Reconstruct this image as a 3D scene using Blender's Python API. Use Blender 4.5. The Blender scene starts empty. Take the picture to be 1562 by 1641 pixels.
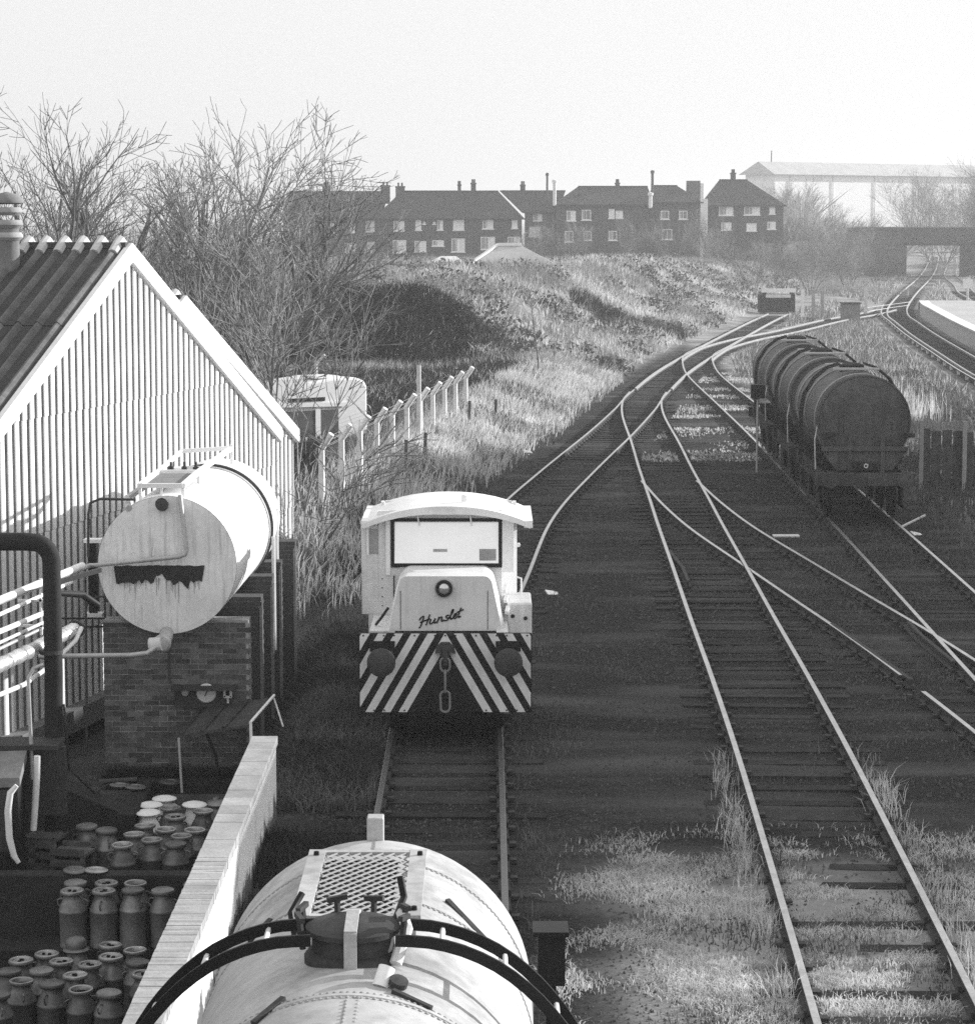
import bpy, math, random
import numpy as np
from mathutils import Vector, Matrix
C = bpy.context
scene = C.scene
COL = scene.collection
R = math.radians
rng = np.random.RandomState(7)
random.seed(7)

# ------------------------------------------------------------------ camera, sky, sun, exposure
H_CAM = 7.07
cam_d = bpy.data.cameras.new('camera'); cam = bpy.data.objects.new('camera', cam_d); COL.objects.link(cam)
cam_d.sensor_fit = 'HORIZONTAL'; cam_d.sensor_width = 36; cam_d.lens = 92.2
cam_d.clip_start = 0.5; cam_d.clip_end = 6000
cam.location = (0, 0, H_CAM); cam.rotation_euler = (R(90) - math.atan(470.5 / 4000), 0, 0)
scene.camera = cam
SUN_EL, SUN_AZ = R(16), math.atan2(.905, .425)          # azimuth clockwise from straight ahead
w = bpy.data.worlds.new('World'); scene.world = w; w.use_nodes = True
nt = w.node_tree; nt.nodes.clear()
sky = nt.nodes.new('ShaderNodeTexSky'); sky.sky_type = 'NISHITA'; sky.sun_disc = False
sky.sun_elevation = SUN_EL; sky.sun_rotation = SUN_AZ; sky.dust_density = 3; sky.air_density = 1.2
bw = nt.nodes.new('ShaderNodeRGBToBW'); nt.links.new(sky.outputs[0], bw.inputs[0])
mul = nt.nodes.new('ShaderNodeMath'); mul.operation = 'MULTIPLY'; mul.inputs[1].default_value = .06
nt.links.new(bw.outputs[0], mul.inputs[0])
add = nt.nodes.new('ShaderNodeMath'); add.operation = 'ADD'; add.inputs[1].default_value = 6.0   # thin bright overcast veil
nt.links.new(mul.outputs[0], add.inputs[0])
bg = nt.nodes.new('ShaderNodeBackground'); bg.inputs[1].default_value = .098
nt.links.new(add.outputs[0], bg.inputs[0])
wo = nt.nodes.new('ShaderNodeOutputWorld'); nt.links.new(bg.outputs[0], wo.inputs[0])
sun_d = bpy.data.lights.new('sun', 'SUN'); sun = bpy.data.objects.new('sun', sun_d); COL.objects.link(sun)
sun_d.energy = 5.0; sun_d.angle = R(.6); sun_d.color = (1, 1, 1)
sdir = Vector((math.cos(SUN_EL) * math.sin(SUN_AZ), math.cos(SUN_EL) * math.cos(SUN_AZ), math.sin(SUN_EL)))
sun.rotation_euler = sdir.to_track_quat('Z', 'Y').to_euler()
vs = scene.view_settings
vs.view_transform = 'Standard'; vs.look = 'None'; vs.exposure = .6; vs.gamma = 1; vs.use_curve_mapping = False
scene.cycles.max_bounces = 5; scene.cycles.diffuse_bounces = 3; scene.cycles.volume_bounces = 0
scene.cycles.use_denoising = False

# ------------------------------------------------------------------ materials (black-and-white picture: all greys)
def mat(name, v, rough=.75, var=.15, scale=4., bump=.1, metal=0., spec=.2, dirt=0., dirt_v=.05, streak=0., transl=0., objvar=0., bscale=None, dscale=.7):
    m = bpy.data.materials.new(name); m.use_nodes = True
    n = m.node_tree; L = n.links; b = n.nodes['Principled BSDF']
    b.inputs['Roughness'].default_value = rough; b.inputs['Metallic'].default_value = metal
    b.inputs['Specular IOR Level'].default_value = spec
    tc = n.nodes.new('ShaderNodeTexCoord'); geo = n.nodes.new('ShaderNodeNewGeometry')
    def noise(sc, det=5, vec=None, rg=.6):
        t = n.nodes.new('ShaderNodeTexNoise'); t.inputs['Scale'].default_value = sc; t.inputs['Detail'].default_value = det
        t.inputs['Roughness'].default_value = rg
        L.new(vec or geo.outputs['Position'], t.inputs['Vector']); return t.outputs['Fac']
    def ramp(inp, lo, hi, a, c):
        r = n.nodes.new('ShaderNodeMapRange'); r.inputs[1].default_value = lo; r.inputs[2].default_value = hi
        r.inputs[3].default_value = a; r.inputs[4].default_value = c; L.new(inp, r.inputs[0]); return r.outputs[0]
    def mth(op, a, c):
        x = n.nodes.new('ShaderNodeMath'); x.operation = op
        for i, q in enumerate((a, c)):
            if isinstance(q, (int, float)): x.inputs[i].default_value = q
            else: L.new(q, x.inputs[i])
        return x.outputs[0]
    val = ramp(noise(scale), .3, .7, v * (1 - var), v * (1 + var))
    val = mth('MULTIPLY', val, ramp(noise(scale * 7, 3), .3, .7, 1 - var * .6, 1 + var * .6))
    if objvar:
        oi = n.nodes.new('ShaderNodeObjectInfo')
        val = mth('MULTIPLY', val, ramp(oi.outputs['Random'], 0, 1, 1 - objvar, 1 + objvar))
    if dirt:
        k = ramp(noise(dscale, 6, None, .7), .62 - .3 * dirt, .75 - .2 * dirt, 0, 1)
        mx = n.nodes.new('ShaderNodeMix'); L.new(k, mx.inputs[0]); L.new(val, mx.inputs[2]); mx.inputs[3].default_value = dirt_v
        val = mx.outputs[0]
    if streak:
        mp = n.nodes.new('ShaderNodeMapping'); mp.inputs['Scale'].default_value = (9, 9, .6); L.new(geo.outputs['Position'], mp.inputs[0])
        k = ramp(noise(1.6, 4, mp.outputs[0]), .5, .72, 0, streak)
        mx = n.nodes.new('ShaderNodeMix'); L.new(k, mx.inputs[0]); L.new(val, mx.inputs[2]); mx.inputs[3].default_value = v * .35
        val = mx.outputs[0]
    cc = n.nodes.new('ShaderNodeCombineColor')
    for i in range(3): L.new(val, cc.inputs[i])
    L.new(cc.outputs[0], b.inputs['Base Color'])
    if bump:
        bp = n.nodes.new('ShaderNodeBump'); bp.inputs['Strength'].default_value = bump; bp.inputs['Distance'].default_value = .02
        L.new(noise(bscale or scale * 5, 6), bp.inputs['Height']); L.new(bp.outputs[0], b.inputs['Normal'])
    if transl:
        out = n.nodes['Material Output']; tr = n.nodes.new('ShaderNodeBsdfTranslucent'); L.new(cc.outputs[0], tr.inputs[0])
        ms = n.nodes.new('ShaderNodeMixShader'); ms.inputs[0].default_value = transl
        L.new(b.outputs[0], ms.inputs[1]); L.new(tr.outputs[0], ms.inputs[2]); L.new(ms.outputs[0], out.inputs[0])
    return m
M = dict(
    rail_top=mat('rail_top', .5, .38, .2, 3, .02, .9, .5), rivet=mat('rivet', .32, .7, .3, 6, .1), rust=mat('rust', .05, .85, .3, 8, .2),
    sleeper=mat('sleeper', .034, .9, .35, 5, .5, objvar=.4, spec=.1), chair=mat('chair_iron', .05, .7, .3, 9, .2),
    loco=mat('loco_paint', .7, .42, .07, 2, .03, dirt=.25, dirt_v=.55, streak=.22), loco_white=mat('roof_paint', .82, .5, .06, 3, .03, dirt=.1, dirt_v=.6),
    black=mat('black_paint', .012, .5, .3, 5, .05), blackm=mat('matt_black', .02, .8, .3, 5, .1),
    iron=mat('dark_iron', .045, .6, .35, 6, .2), buffer=mat('buffer_iron', .05, .55, .3, 6, .15),
    tank=mat('tank_silver', .46, .5, .15, 1.6, .05, dirt=.45, dirt_v=.24, dscale=1.3, streak=.3), seam=mat('seam_dirt', .28, .8, .3, 6, .1),
    tank_grey=mat('storage_tank', .78, .6, .1, 2, .04, streak=.5), tank_white=mat('white_paint', .8, .5, .06, 2, .04, streak=.12),
    rusty=mat('bare_rust', .03, .9, .3, 10, .3),
    wagon=mat('dirty_wagon', .075, .55, .4, 1.5, .15, dirt=.3, dirt_v=.035, streak=.5), wagon_dark=mat('wagon_frame', .028, .8, .4, 4, .2), band=mat('wagon_band', .2, .5, .2, 3, .1),
    white=mat('white', .8, .6, .08, 5, .05), offwhite=mat('offwhite', .62, .7, .12, 4, .1), pale=mat('pale_steel', .45, .5, .15, 5, .1, .3),
    foil=mat('lagging', .62, .3, .25, 7, .5, .5, .5),
    clad=mat('asbestos_sheet', .78, .8, .04, .8, .06, streak=.12, objvar=.04), roof=mat('roof_sheet', .06, .85, .25, 2, .25, objvar=.2, dirt=.12, dirt_v=.13),
    roof_rib=mat('roof_rib', .15, .85, .3, 3, .25, objvar=.25, dirt=.2, dirt_v=.07), groove=mat('groove_shade_and_stain', .2, .9, .3, 1.5, .1, streak=.4), gravel=mat('loose_stone', .07, .9, .6, 9, 0), leaf=mat('bramble_leaf', .065, .7, .5, .5, 0, transl=.2), leaf_pale=mat('dead_leaf', .6, .8, .4, .4, 0, transl=.3), roof_light=mat('ridge_sheet', .5, .8, .15, 4, .2),  # groove: painted shade for the cladding grooves, also used for rust runs
    brick=mat('brick', .1, .85, .3, 6, .3, objvar=.45), mortar=mat('mortar', .3, .95, .25, 8, .3), brick_wall=mat('brick_wall', .06, .9, .3, 5, .3),
    lime=mat('limewash', .78, .85, .07, 1.5, .25, dirt=.18, dirt_v=.35, dscale=1.1), coping=mat('coping', .36, .9, .15, 4, .3, objvar=.14),
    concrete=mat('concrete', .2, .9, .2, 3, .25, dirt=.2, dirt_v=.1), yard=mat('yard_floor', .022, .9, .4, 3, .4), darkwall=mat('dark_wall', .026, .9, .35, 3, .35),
    churn=mat('churn_steel', .17, .5, .3, 7, .12, .55, .4, objvar=.35), churn_rim=mat('churn_rim', .3, .42, .25, 9, .1, .6, .4, objvar=.3),
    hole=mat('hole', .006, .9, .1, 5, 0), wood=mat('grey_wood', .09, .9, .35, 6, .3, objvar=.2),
    bark=mat('bark', .15, .9, .35, 2, .2, objvar=.25), twig=mat('twig', .2, .9, .3, 1, 0, objvar=.25, spec=.1),
    grass=mat('dry_grass', .6, .8, .4, .9, 0, spec=.1, transl=.35), grass_dark=mat('green_grass', .13, .8, .45, .6, 0, spec=.1, transl=.3),
    scrub=mat('scrub', .3, .9, .45, .22, 0, spec=.05, transl=.25), weed=mat('weed', .045, .9, .4, 1, 0, spec=.1, transl=.2),
    house=mat('house_brick', .075, .9, .12, .4, .1), house2=mat('house_brick_pale', .13, .9, .15, .4, .1), tile=mat('roof_tile', .045, .9, .15, .6, .2), frame=mat('window_frame', .85, .6, .03, 2, 0),
    pane=mat('curtained_pane', .9, .25, .12, 1.2, 0, spec=.6), dark_pane=mat('dark_pane', .12, .1, .3, .6, 0, spec=.8),
    render_=mat('pale_render', .8, .8, .05, .3, .05), bridge=mat('bridge_steel', .06, .8, .2, .5, .1), platform=mat('platform', .42, .9, .12, .5, .1),
    van=mat('van_paint', .82, .35, .03, 2, 0), hose=mat('white_hose', .8, .6, .08, 6, .05), glasspane=None, lamp=mat('lamp_glass', .7, .1, .1, 9, 0, .6, .6))
gp = mat('cab_pane', .93, .2, .03, 3, 0, .75, .6, dirt=.05, dirt_v=.7); M['glasspane'] = gp

# ------------------------------------------------------------------ mesh helpers
class MB:
    def __init__(s): s.v = []; s.f = []; s.m = []
    def add(s, vs, fs, m=0):
        o = len(s.v); s.v += [tuple(p) for p in vs]
        for f in fs: s.f.append(tuple(i + o for i in f)); s.m.append(m)
        return s
    def box(s, x0, x1, y0, y1, z0, z1, m=0):
        return s.add([(x0,y0,z0),(x1,y0,z0),(x1,y1,z0),(x0,y1,z0),(x0,y0,z1),(x1,y0,z1),(x1,y1,z1),(x0,y1,z1)],
                     [(3,2,1,0),(4,5,6,7),(0,1,5,4),(1,2,6,5),(2,3,7,6),(3,0,4,7)], m)
    def bar(s, p0, p1, wd, ht, up=(0,0,1), m=0):
        p0 = Vector(p0); p1 = Vector(p1); d = (p1 - p0).normalized(); u = Vector(up)
        a = d.cross(u)
        if a.length < 1e-4: a = d.cross(Vector((1,0,0)))
        a.normalize(); b = a.cross(d).normalized(); a = a * wd / 2; b = b * ht / 2
        vs = [p0-a-b, p0+a-b, p0+a+b, p0-a+b, p1-a-b, p1+a-b, p1+a+b, p1-a+b]
        return s.add(vs, [(3,2,1,0),(4,5,6,7),(0,1,5,4),(1,2,6,5),(2,3,7,6),(3,0,4,7)], m)
    def tube(s, pts, r, n=8, cap=True, m=0):
        pts = [Vector(p) for p in pts]; k = len(pts)
        rs = r if isinstance(r, (list, tuple)) else [r] * k
        d = (pts[1] - pts[0]).normalized(); a = d.orthogonal().normalized(); vs = []
        for i, p in enumerate(pts):
            if i == 0: d2 = pts[1] - pts[0]
            elif i == k - 1: d2 = pts[-1] - pts[-2]
            else: d2 = (pts[i+1] - p).normalized() + (p - pts[i-1]).normalized()
            if d2.length < 1e-9: d2 = d
            d2 = d2.normalized(); a = (a - d2 * a.dot(d2))
            a = a.normalized() if a.length > 1e-6 else d2.orthogonal().normalized()
            b = d2.cross(a)
            for j in range(n):
                t = 2 * math.pi * j / n; vs.append(p + (a * math.cos(t) + b * math.sin(t)) * rs[i])
        fs = [(i*n+j, i*n+(j+1)%n, (i+1)*n+(j+1)%n, (i+1)*n+j) for i in range(k-1) for j in range(n)]
        if cap: fs += [tuple(range(n-1,-1,-1)), tuple((k-1)*n+j for j in range(n))]
        return s.add(vs, fs, m)
    def lathe(s, prof, c=(0,0,0), n=20, axis=(0,0,1), m=0, mlist=None):
        ax = Vector(axis).normalized(); a = ax.orthogonal().normalized(); b = ax.cross(a); c = Vector(c); vs = []
        for r, z in prof:
            for j in range(n):
                t = 2*math.pi*j/n; vs.append(c + ax*z + (a*math.cos(t) + b*math.sin(t))*max(r, 1e-4))
        o = len(s.f)
        s.add(vs, [(i*n+j, i*n+(j+1)%n, (i+1)*n+(j+1)%n, (i+1)*n+j) for i in range(len(prof)-1) for j in range(n)], m)
        if mlist:
            for i in range(len(prof)-1):
                for j in range(n): s.m[o+i*n+j] = mlist[i]
        return s
    def prism(s, poly, o, u, v, wv, m=0):
        o = Vector(o); u = Vector(u); v = Vector(v); wv = Vector(wv); n = len(poly)
        A = [o + u*p[0] + v*p[1] for p in poly]; B = [p + wv for p in A]
        return s.add(A + B, [tuple(range(n-1,-1,-1)), tuple(range(n,2*n))] + [(i,(i+1)%n,n+(i+1)%n,n+i) for i in range(n)], m)
    def sweep(s, poly, pts, m=0, mi=None):           # profile (across, up) along a level path
        pts = [Vector(p) for p in pts]; k = len(pts); n = len(poly); vs = []
        for i, p in enumerate(pts):
            d = (pts[min(i+1,k-1)] - pts[max(i-1,0)]); d.z = 0; d.normalize(); a = Vector((d.y, -d.x, 0))
            for q in poly: vs.append(p + a*q[0] + Vector((0,0,q[1])))
        o = len(s.f)
        s.add(vs, [(i*n+j, i*n+(j+1)%n, (i+1)*n+(j+1)%n, (i+1)*n+j) for i in range(k-1) for j in range(n)] + [tuple(range(n-1,-1,-1)), tuple((k-1)*n+j for j in range(n))], m)
        if mi:
            for i in range(k-1):
                for j in mi: s.m[o+i*n+j] = 1
        return s
    def mesh(s, name, mats, smooth=False):
        me = bpy.data.meshes.new(name); me.from_pydata(s.v, [], s.f)
        for q in (mats if isinstance(mats, (list, tuple)) else [mats]): me.materials.append(q)
        if any(s.m): me.polygons.foreach_set('material_index', s.m)
        if smooth:
            me.polygons.foreach_set('use_smooth', [True]*len(s.f)); me.set_sharp_from_angle(angle=R(40))
        me.update(); return me
    def build(s, name, mats, parent=None, smooth=False, bevel=0):
        return link(name, s.mesh(name, mats, smooth), parent, bevel)
def link(name, me, parent=None, bevel=0):
    o = bpy.data.objects.new(name, me); COL.objects.link(o)
    if parent: o.parent = parent
    if bevel:
        b = o.modifiers.new('bevel', 'BEVEL'); b.width = bevel; b.segments = 2; b.limit_method = 'ANGLE'
    return o
def tag(o, label=None, cat=None, group=None, kind=None):
    if label: o['label'] = label
    if cat: o['category'] = cat
    if group: o['group'] = group
    if kind: o['kind'] = kind
    return o
def empty(name, loc=(0,0,0), rz=0):
    o = bpy.data.objects.new(name, None); COL.objects.link(o); o.location = loc; o.rotation_euler = (0,0,rz); o.empty_display_size = .3
    return o
def thing(name, label, cat, loc=(0,0,0), rz=0, group=None): return tag(empty(name, loc, rz), label, cat, group)
def copy_tree(o, parent=None):
    c = o.copy(); COL.objects.link(c)
    if parent: c.parent = parent
    for ch in o.children: copy_tree(ch, c)
    return c
def ss(t): t = np.clip(t, 0, 1); return t*t*(3-2*t)
def raw_mesh(name, v, f, m, parent=None, attr=None):
    """v (n,3) array, f (k,3|4) array"""
    me = bpy.data.meshes.new(name); k, q = f.shape
    me.vertices.add(len(v)); me.vertices.foreach_set('co', np.asarray(v, dtype=np.float32).ravel())
    me.loops.add(k*q); me.loops.foreach_set('vertex_index', f.astype(np.int32).ravel())
    me.polygons.add(k); me.polygons.foreach_set('loop_start', np.arange(0, k*q, q, dtype=np.int32)); 
    me.update(calc_edges=True); me.materials.append(m)
    return link(name, me, parent)

# ------------------------------------------------------------------ ground
T1C = [(-.57,4),(-.57,30),(-.57,38),(-.42,43),(-.1,47.36),(.1,50),(.62,57),(1.22,62.5),(2.2,69.6),(2.98,75),(4.15,83),(5.5,93),(6.35,100),(8.45,115),(10.9,129.5),(14.35,148.5),(18.5,170.85),(21.8,187.8)]
T2C = [(3.1,4),(3.55,18),(3.88,27),(4.09,33),(4.24,38.4),(4.37,44),(4.56,51.3),(4.72,57.7),(4.87,63),(5.08,71),(5.33,79),(5.63,90),(6.05,97.5),(6.6,102.5)]
T3C = [(7.9,20),(8.1,30),(8.32,39),(8.54,47),(8.8,57),(9.1,70),(9.36,81),(9.58,95.5),(9.83,112.5),(10.3,122),(11.1,131),(12.75,140)]
T4C = [(7.9,20),(7.82,28),(7.53,33.9),(7.25,38),(6.9,42.2),(6.45,46.6),(5.98,51.3),(5.42,57),(5.12,62),(4.94,67.5)]
T5C = [(10.55,126),(11.5,132),(12.95,139.5),(15.6,149),(18.9,158.5),(24.6,177),(29.0,189),(31.4,197)]
MAC = [(20.0,40),(20.6,70),(21.6,95),(22.95,113.85),(24.6,131.3),(26.85,154),(28.95,173),(30.2,184),(32.7,199.7),(36.4,219.7),(42.0,248.5),(54.2,310),(67.5,381),(85,477)]
MBC = [(37.5,185),(40.6,205),(43.5,222),(46.6,244),(51,270),(58,314),(70,378),(86,465)]
def catmull(P, step):
    P = [Vector((p[0], p[1], 0)) for p in P]; out = []
    for i in range(len(P)-1):
        p0, p1, p2, p3 = P[max(i-1,0)], P[i], P[i+1], P[min(i+2,len(P)-1)]
        n = max(2, int((p2-p1).length/step))
        t0 = 0.; t1 = max((p1-p0).length,1e-6)**.5 + t0 if i>0 else .001; t2 = t1 + (p2-p1).length**.5; t3 = t2 + (max((p3-p2).length,1e-6)**.5 if i+2<len(P) else .001)
        m1 = (p2-p0)/(t2-t0) if i>0 else (p2-p1)/(t2-t1); m2 = (p3-p1)/(t3-t1) if i+2<len(P) else (p2-p1)/(t2-t1); dt = t2-t1
        for k in range(n):
            u = k/n; out.append(p1*(2*u**3-3*u**2+1) + m1*dt*(u**3-2*u**2+u) + p2*(-2*u**3+3*u**2) + m2*dt*(u**3-u**2))
    out.append(P[-1]); return out
_t1 = np.array([(p.x, p.y) for p in catmull(T1C, 1)])
def t1x(y):
    y = np.asarray(y, float)
    return np.where(y < 187.8, np.interp(y, _t1[:,1], _t1[:,0]), 21.8 + np.minimum((y-187.8), 200)*.21)
def vnoise(x, y, s, seed=0):
    r = np.random.RandomState(seed); tot = 0
    for k in range(7):
        a = r.uniform(0, 6.28); f = s*r.uniform(.6, 1.9); ph = r.uniform(0, 6.28, 2)
        tot = tot + np.sin((x*math.cos(a)+y*math.sin(a))*f + ph[0])*np.cos((-x*math.sin(a)+y*math.cos(a))*f*.8 + ph[1])
    return tot/3.
def terr(x, y, pits=True):
    x = np.asarray(x, float); y = np.asarray(y, float)
    z = -.185 + .018*vnoise(x, y, 1.7, 1) + .02*vnoise(x, y, .5, 2)
    toe = t1x(y) - 2.0; d = toe - x
    bank = .85*ss(d/3.4)*ss((y-46)/16)*(1 - .45*ss((d-5)/3)); z = z + bank
    z = z + .35*ss((-2.4-x)/1.5)*ss((y-40)/8)*(1-ss((y-46)/16))
    htop = np.interp(y, [90,115,150,200,260,300,340,420,700], [3.2,3.75,4.0,3.2,2.1,1.9,2.6,3.,1.5]) + .75*np.exp(-((x-12)/9)**2-((y-205)/40)**2)
    a = ss((d-1.)/10.5)
    nose = ss((x+2.2)/3.2 + .35*vnoise(x, y, .25, 5))
    ya = 111.5*(1-nose) + 92*nose; yb = 115.3*(1-nose) + 126*nose
    b = ss((y - ya + .7*vnoise(x, y, .5, 8)*(1-nose))/(yb-ya))
    cut = ss((x-5.8)/1.8)*ss((14.6-x)/2.)*ss((y-139)/4)*(1-ss((y-149.5)/1.8))
    hill = np.maximum(htop*a*b*(1-.93*cut), 0)
    hill = hill*(1 + .07*vnoise(x, y, .16, 3)) + (.26*vnoise(x, y, .5, 4) + .12*vnoise(x, y, 1.3, 6))*a*b
    z = np.maximum(z, hill - .19)
    right = 6.0*ss((x-t1x(y)-45)/30)*ss((y-250)/50); z = z + right
    z = z - .35*ss((x-t1x(y)-3)/3)*0
    z = z + (5.6*ss((y-300)/22)*ss((47-x)/6)*ss((x-36)/8))*.6
    if pits:
        near = (y < 50)
        lo = -.8*ss((-2.55-x)/.9)*(1-ss((y-39)/10)); z = np.where(near & (y>20), z + lo, z)
        diag = np.where(x < -4.75, 32.55 + (-4.75 - x)*1.44, 34.4)
        z = np.where((x < -2.86) & (y < diag), -3.3, z)
    return z
def axis(segs):
    out = []
    for a, b, st in segs: out += list(np.arange(a, b, st))
    return np.array(out + [segs[-1][1]])
gx = axis([(-900,-120,60),(-120,-40,4),(-40,-16,1.),(-16,-7,.5),(-7,-2,.14),(-2,16,.35),(16,45,.8),(45,110,3),(110,1000,60)])
gy_ = axis([(-30,18,2.),(18,28,.5),(28,36,.16),(36,60,.5),(60,130,.6),(130,200,.9),(200,340,2.5),(340,600,13),(600,2600,120)])
X, Y = np.meshgrid(gx, gy_); Z = terr(X, Y); nx, ny = len(gx), len(gy_)
idx = np.arange(nx*ny).reshape(ny, nx)
F = np.stack([idx[:-1,:-1].ravel(), idx[:-1,1:].ravel(), idx[1:,1:].ravel(), idx[1:,:-1].ravel()], 1)
def ground_mat():
    m = bpy.data.materials.new('cinders_and_turf'); m.use_nodes = True; n = m.node_tree; L = n.links; b = n.nodes['Principled BSDF']
    b.inputs['Roughness'].default_value = .95; b.inputs['Specular IOR Level'].default_value = .1
    g = n.nodes.new('ShaderNodeNewGeometry'); at = n.nodes.new('ShaderNodeAttribute'); at.attribute_name = 'turf'
    def noise(s, d=6, r=.65):
        t = n.nodes.new('ShaderNodeTexNoise'); t.inputs['Scale'].default_value = s; t.inputs['Detail'].default_value = d; t.inputs['Roughness'].default_value = r
        L.new(g.outputs['Position'], t.inputs['Vector']); return t.outputs['Fac']
    def rmp(i, a, c, lo, hi):
        r = n.nodes.new('ShaderNodeMapRange'); r.inputs[1].default_value = a; r.inputs[2].default_value = c; r.inputs[3].default_value = lo; r.inputs[4].default_value = hi
        L.new(i, r.inputs[0]); return r.outputs[0]
    def mix(f, a, c):
        x = n.nodes.new('ShaderNodeMix')
        for i, q in ((0, f), (2, a), (3, c)):
            if isinstance(q, (int, float)): x.inputs[i].default_value = q
            else: L.new(q, x.inputs[i])
        return x.outputs[0]
    mp = n.nodes.new('ShaderNodeMapping'); mp.inputs['Scale'].default_value = (.35, 1.2, 1); L.new(g.outputs['Position'], mp.inputs[0])
    tn = n.nodes.new('ShaderNodeTexNoise'); tn.inputs['Scale'].default_value = .55; tn.inputs['Detail'].default_value = 5; L.new(mp.outputs[0], tn.inputs['Vector'])
    cind = mix(rmp(noise(11, 8, .75), .38, .66, 0, 1), .009, .036)
    cind = mix(rmp(tn.outputs['Fac'], .48, .68, 0, .85), cind, .085)
    sp = n.nodes.new('ShaderNodeTexVoronoi'); sp.inputs['Scale'].default_value = 17; L.new(g.outputs['Position'], sp.inputs['Vector'])
    cind = mix(rmp(sp.outputs['Distance'], .0, .09, .3, 0), cind, .14)
    turf = mix(rmp(noise(.35), .35, .65, 0, 1), .16, .46); turf = mix(rmp(noise(5), .3, .7, 0, .5), turf, .07)
    c = mix(at.outputs['Fac'], cind, turf)
    cc = n.nodes.new('ShaderNodeCombineColor'); [L.new(c, cc.inputs[i]) for i in range(3)]; L.new(cc.outputs[0], b.inputs['Base Color'])
    bp = n.nodes.new('ShaderNodeBump'); bp.inputs['Strength'].default_value = .6; bp.inputs['Distance'].default_value = .04; L.new(noise(16), bp.inputs['Height']); L.new(bp.outputs[0], b.inputs['Normal'])
    return m
gr = raw_mesh('ground', np.stack([X.ravel(), Y.ravel(), Z.ravel()], 1), F, ground_mat()); tag(gr, kind='structure')
gr.data.polygons.foreach_set('use_smooth', [True]*len(gr.data.polygons))
def behind(x, y): return ss((-3.1+(y-65)*.12-x)/.8)*ss((y-55)/8)*(1-ss((y-117)/4))*(1-ss((x-1.0)/2))
def turf_amount(x, y):
    d = t1x(y) - 2.0 - x
    t = ss((d+.3)/1.5)*ss((y-44)/12)
    t = t*(1 - .85*behind(x, y))
    t = np.maximum(t, ss((x-10.6-.013*y*0)/1.8)*ss((y-40)/30)); t = np.maximum(t, ss((x-t1x(y)-3)/2)*ss((y-105)/25)*.8)
    t = np.maximum(t, .95*ss((28.5-y)/2.)*ss((x-.9)/1.)); t = np.maximum(t, .25*ss((-1.9-x)/.8)*ss((y-20)/3)*(1-ss((y-44)/5)))
    t = t*(1 - ss((1.9-np.abs(x-np.interp(y, [p[1] for p in MAC], [p[0] for p in MAC])))/.8)*(y > 40))
    for P_ in (T1C, T3C, T5C): t = t*(1 - ss((1.35-np.abs(x-np.interp(y, [p[1] for p in P_], [p[0] for p in P_])))/.5)*(y > P_[0][1])*(y < P_[-1][1]))
    return np.clip(t, 0, 1)
at = gr.data.attributes.new('turf', 'FLOAT', 'POINT'); at.data.foreach_set('value', turf_amount(X, Y).ravel().astype(np.float32))

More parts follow.
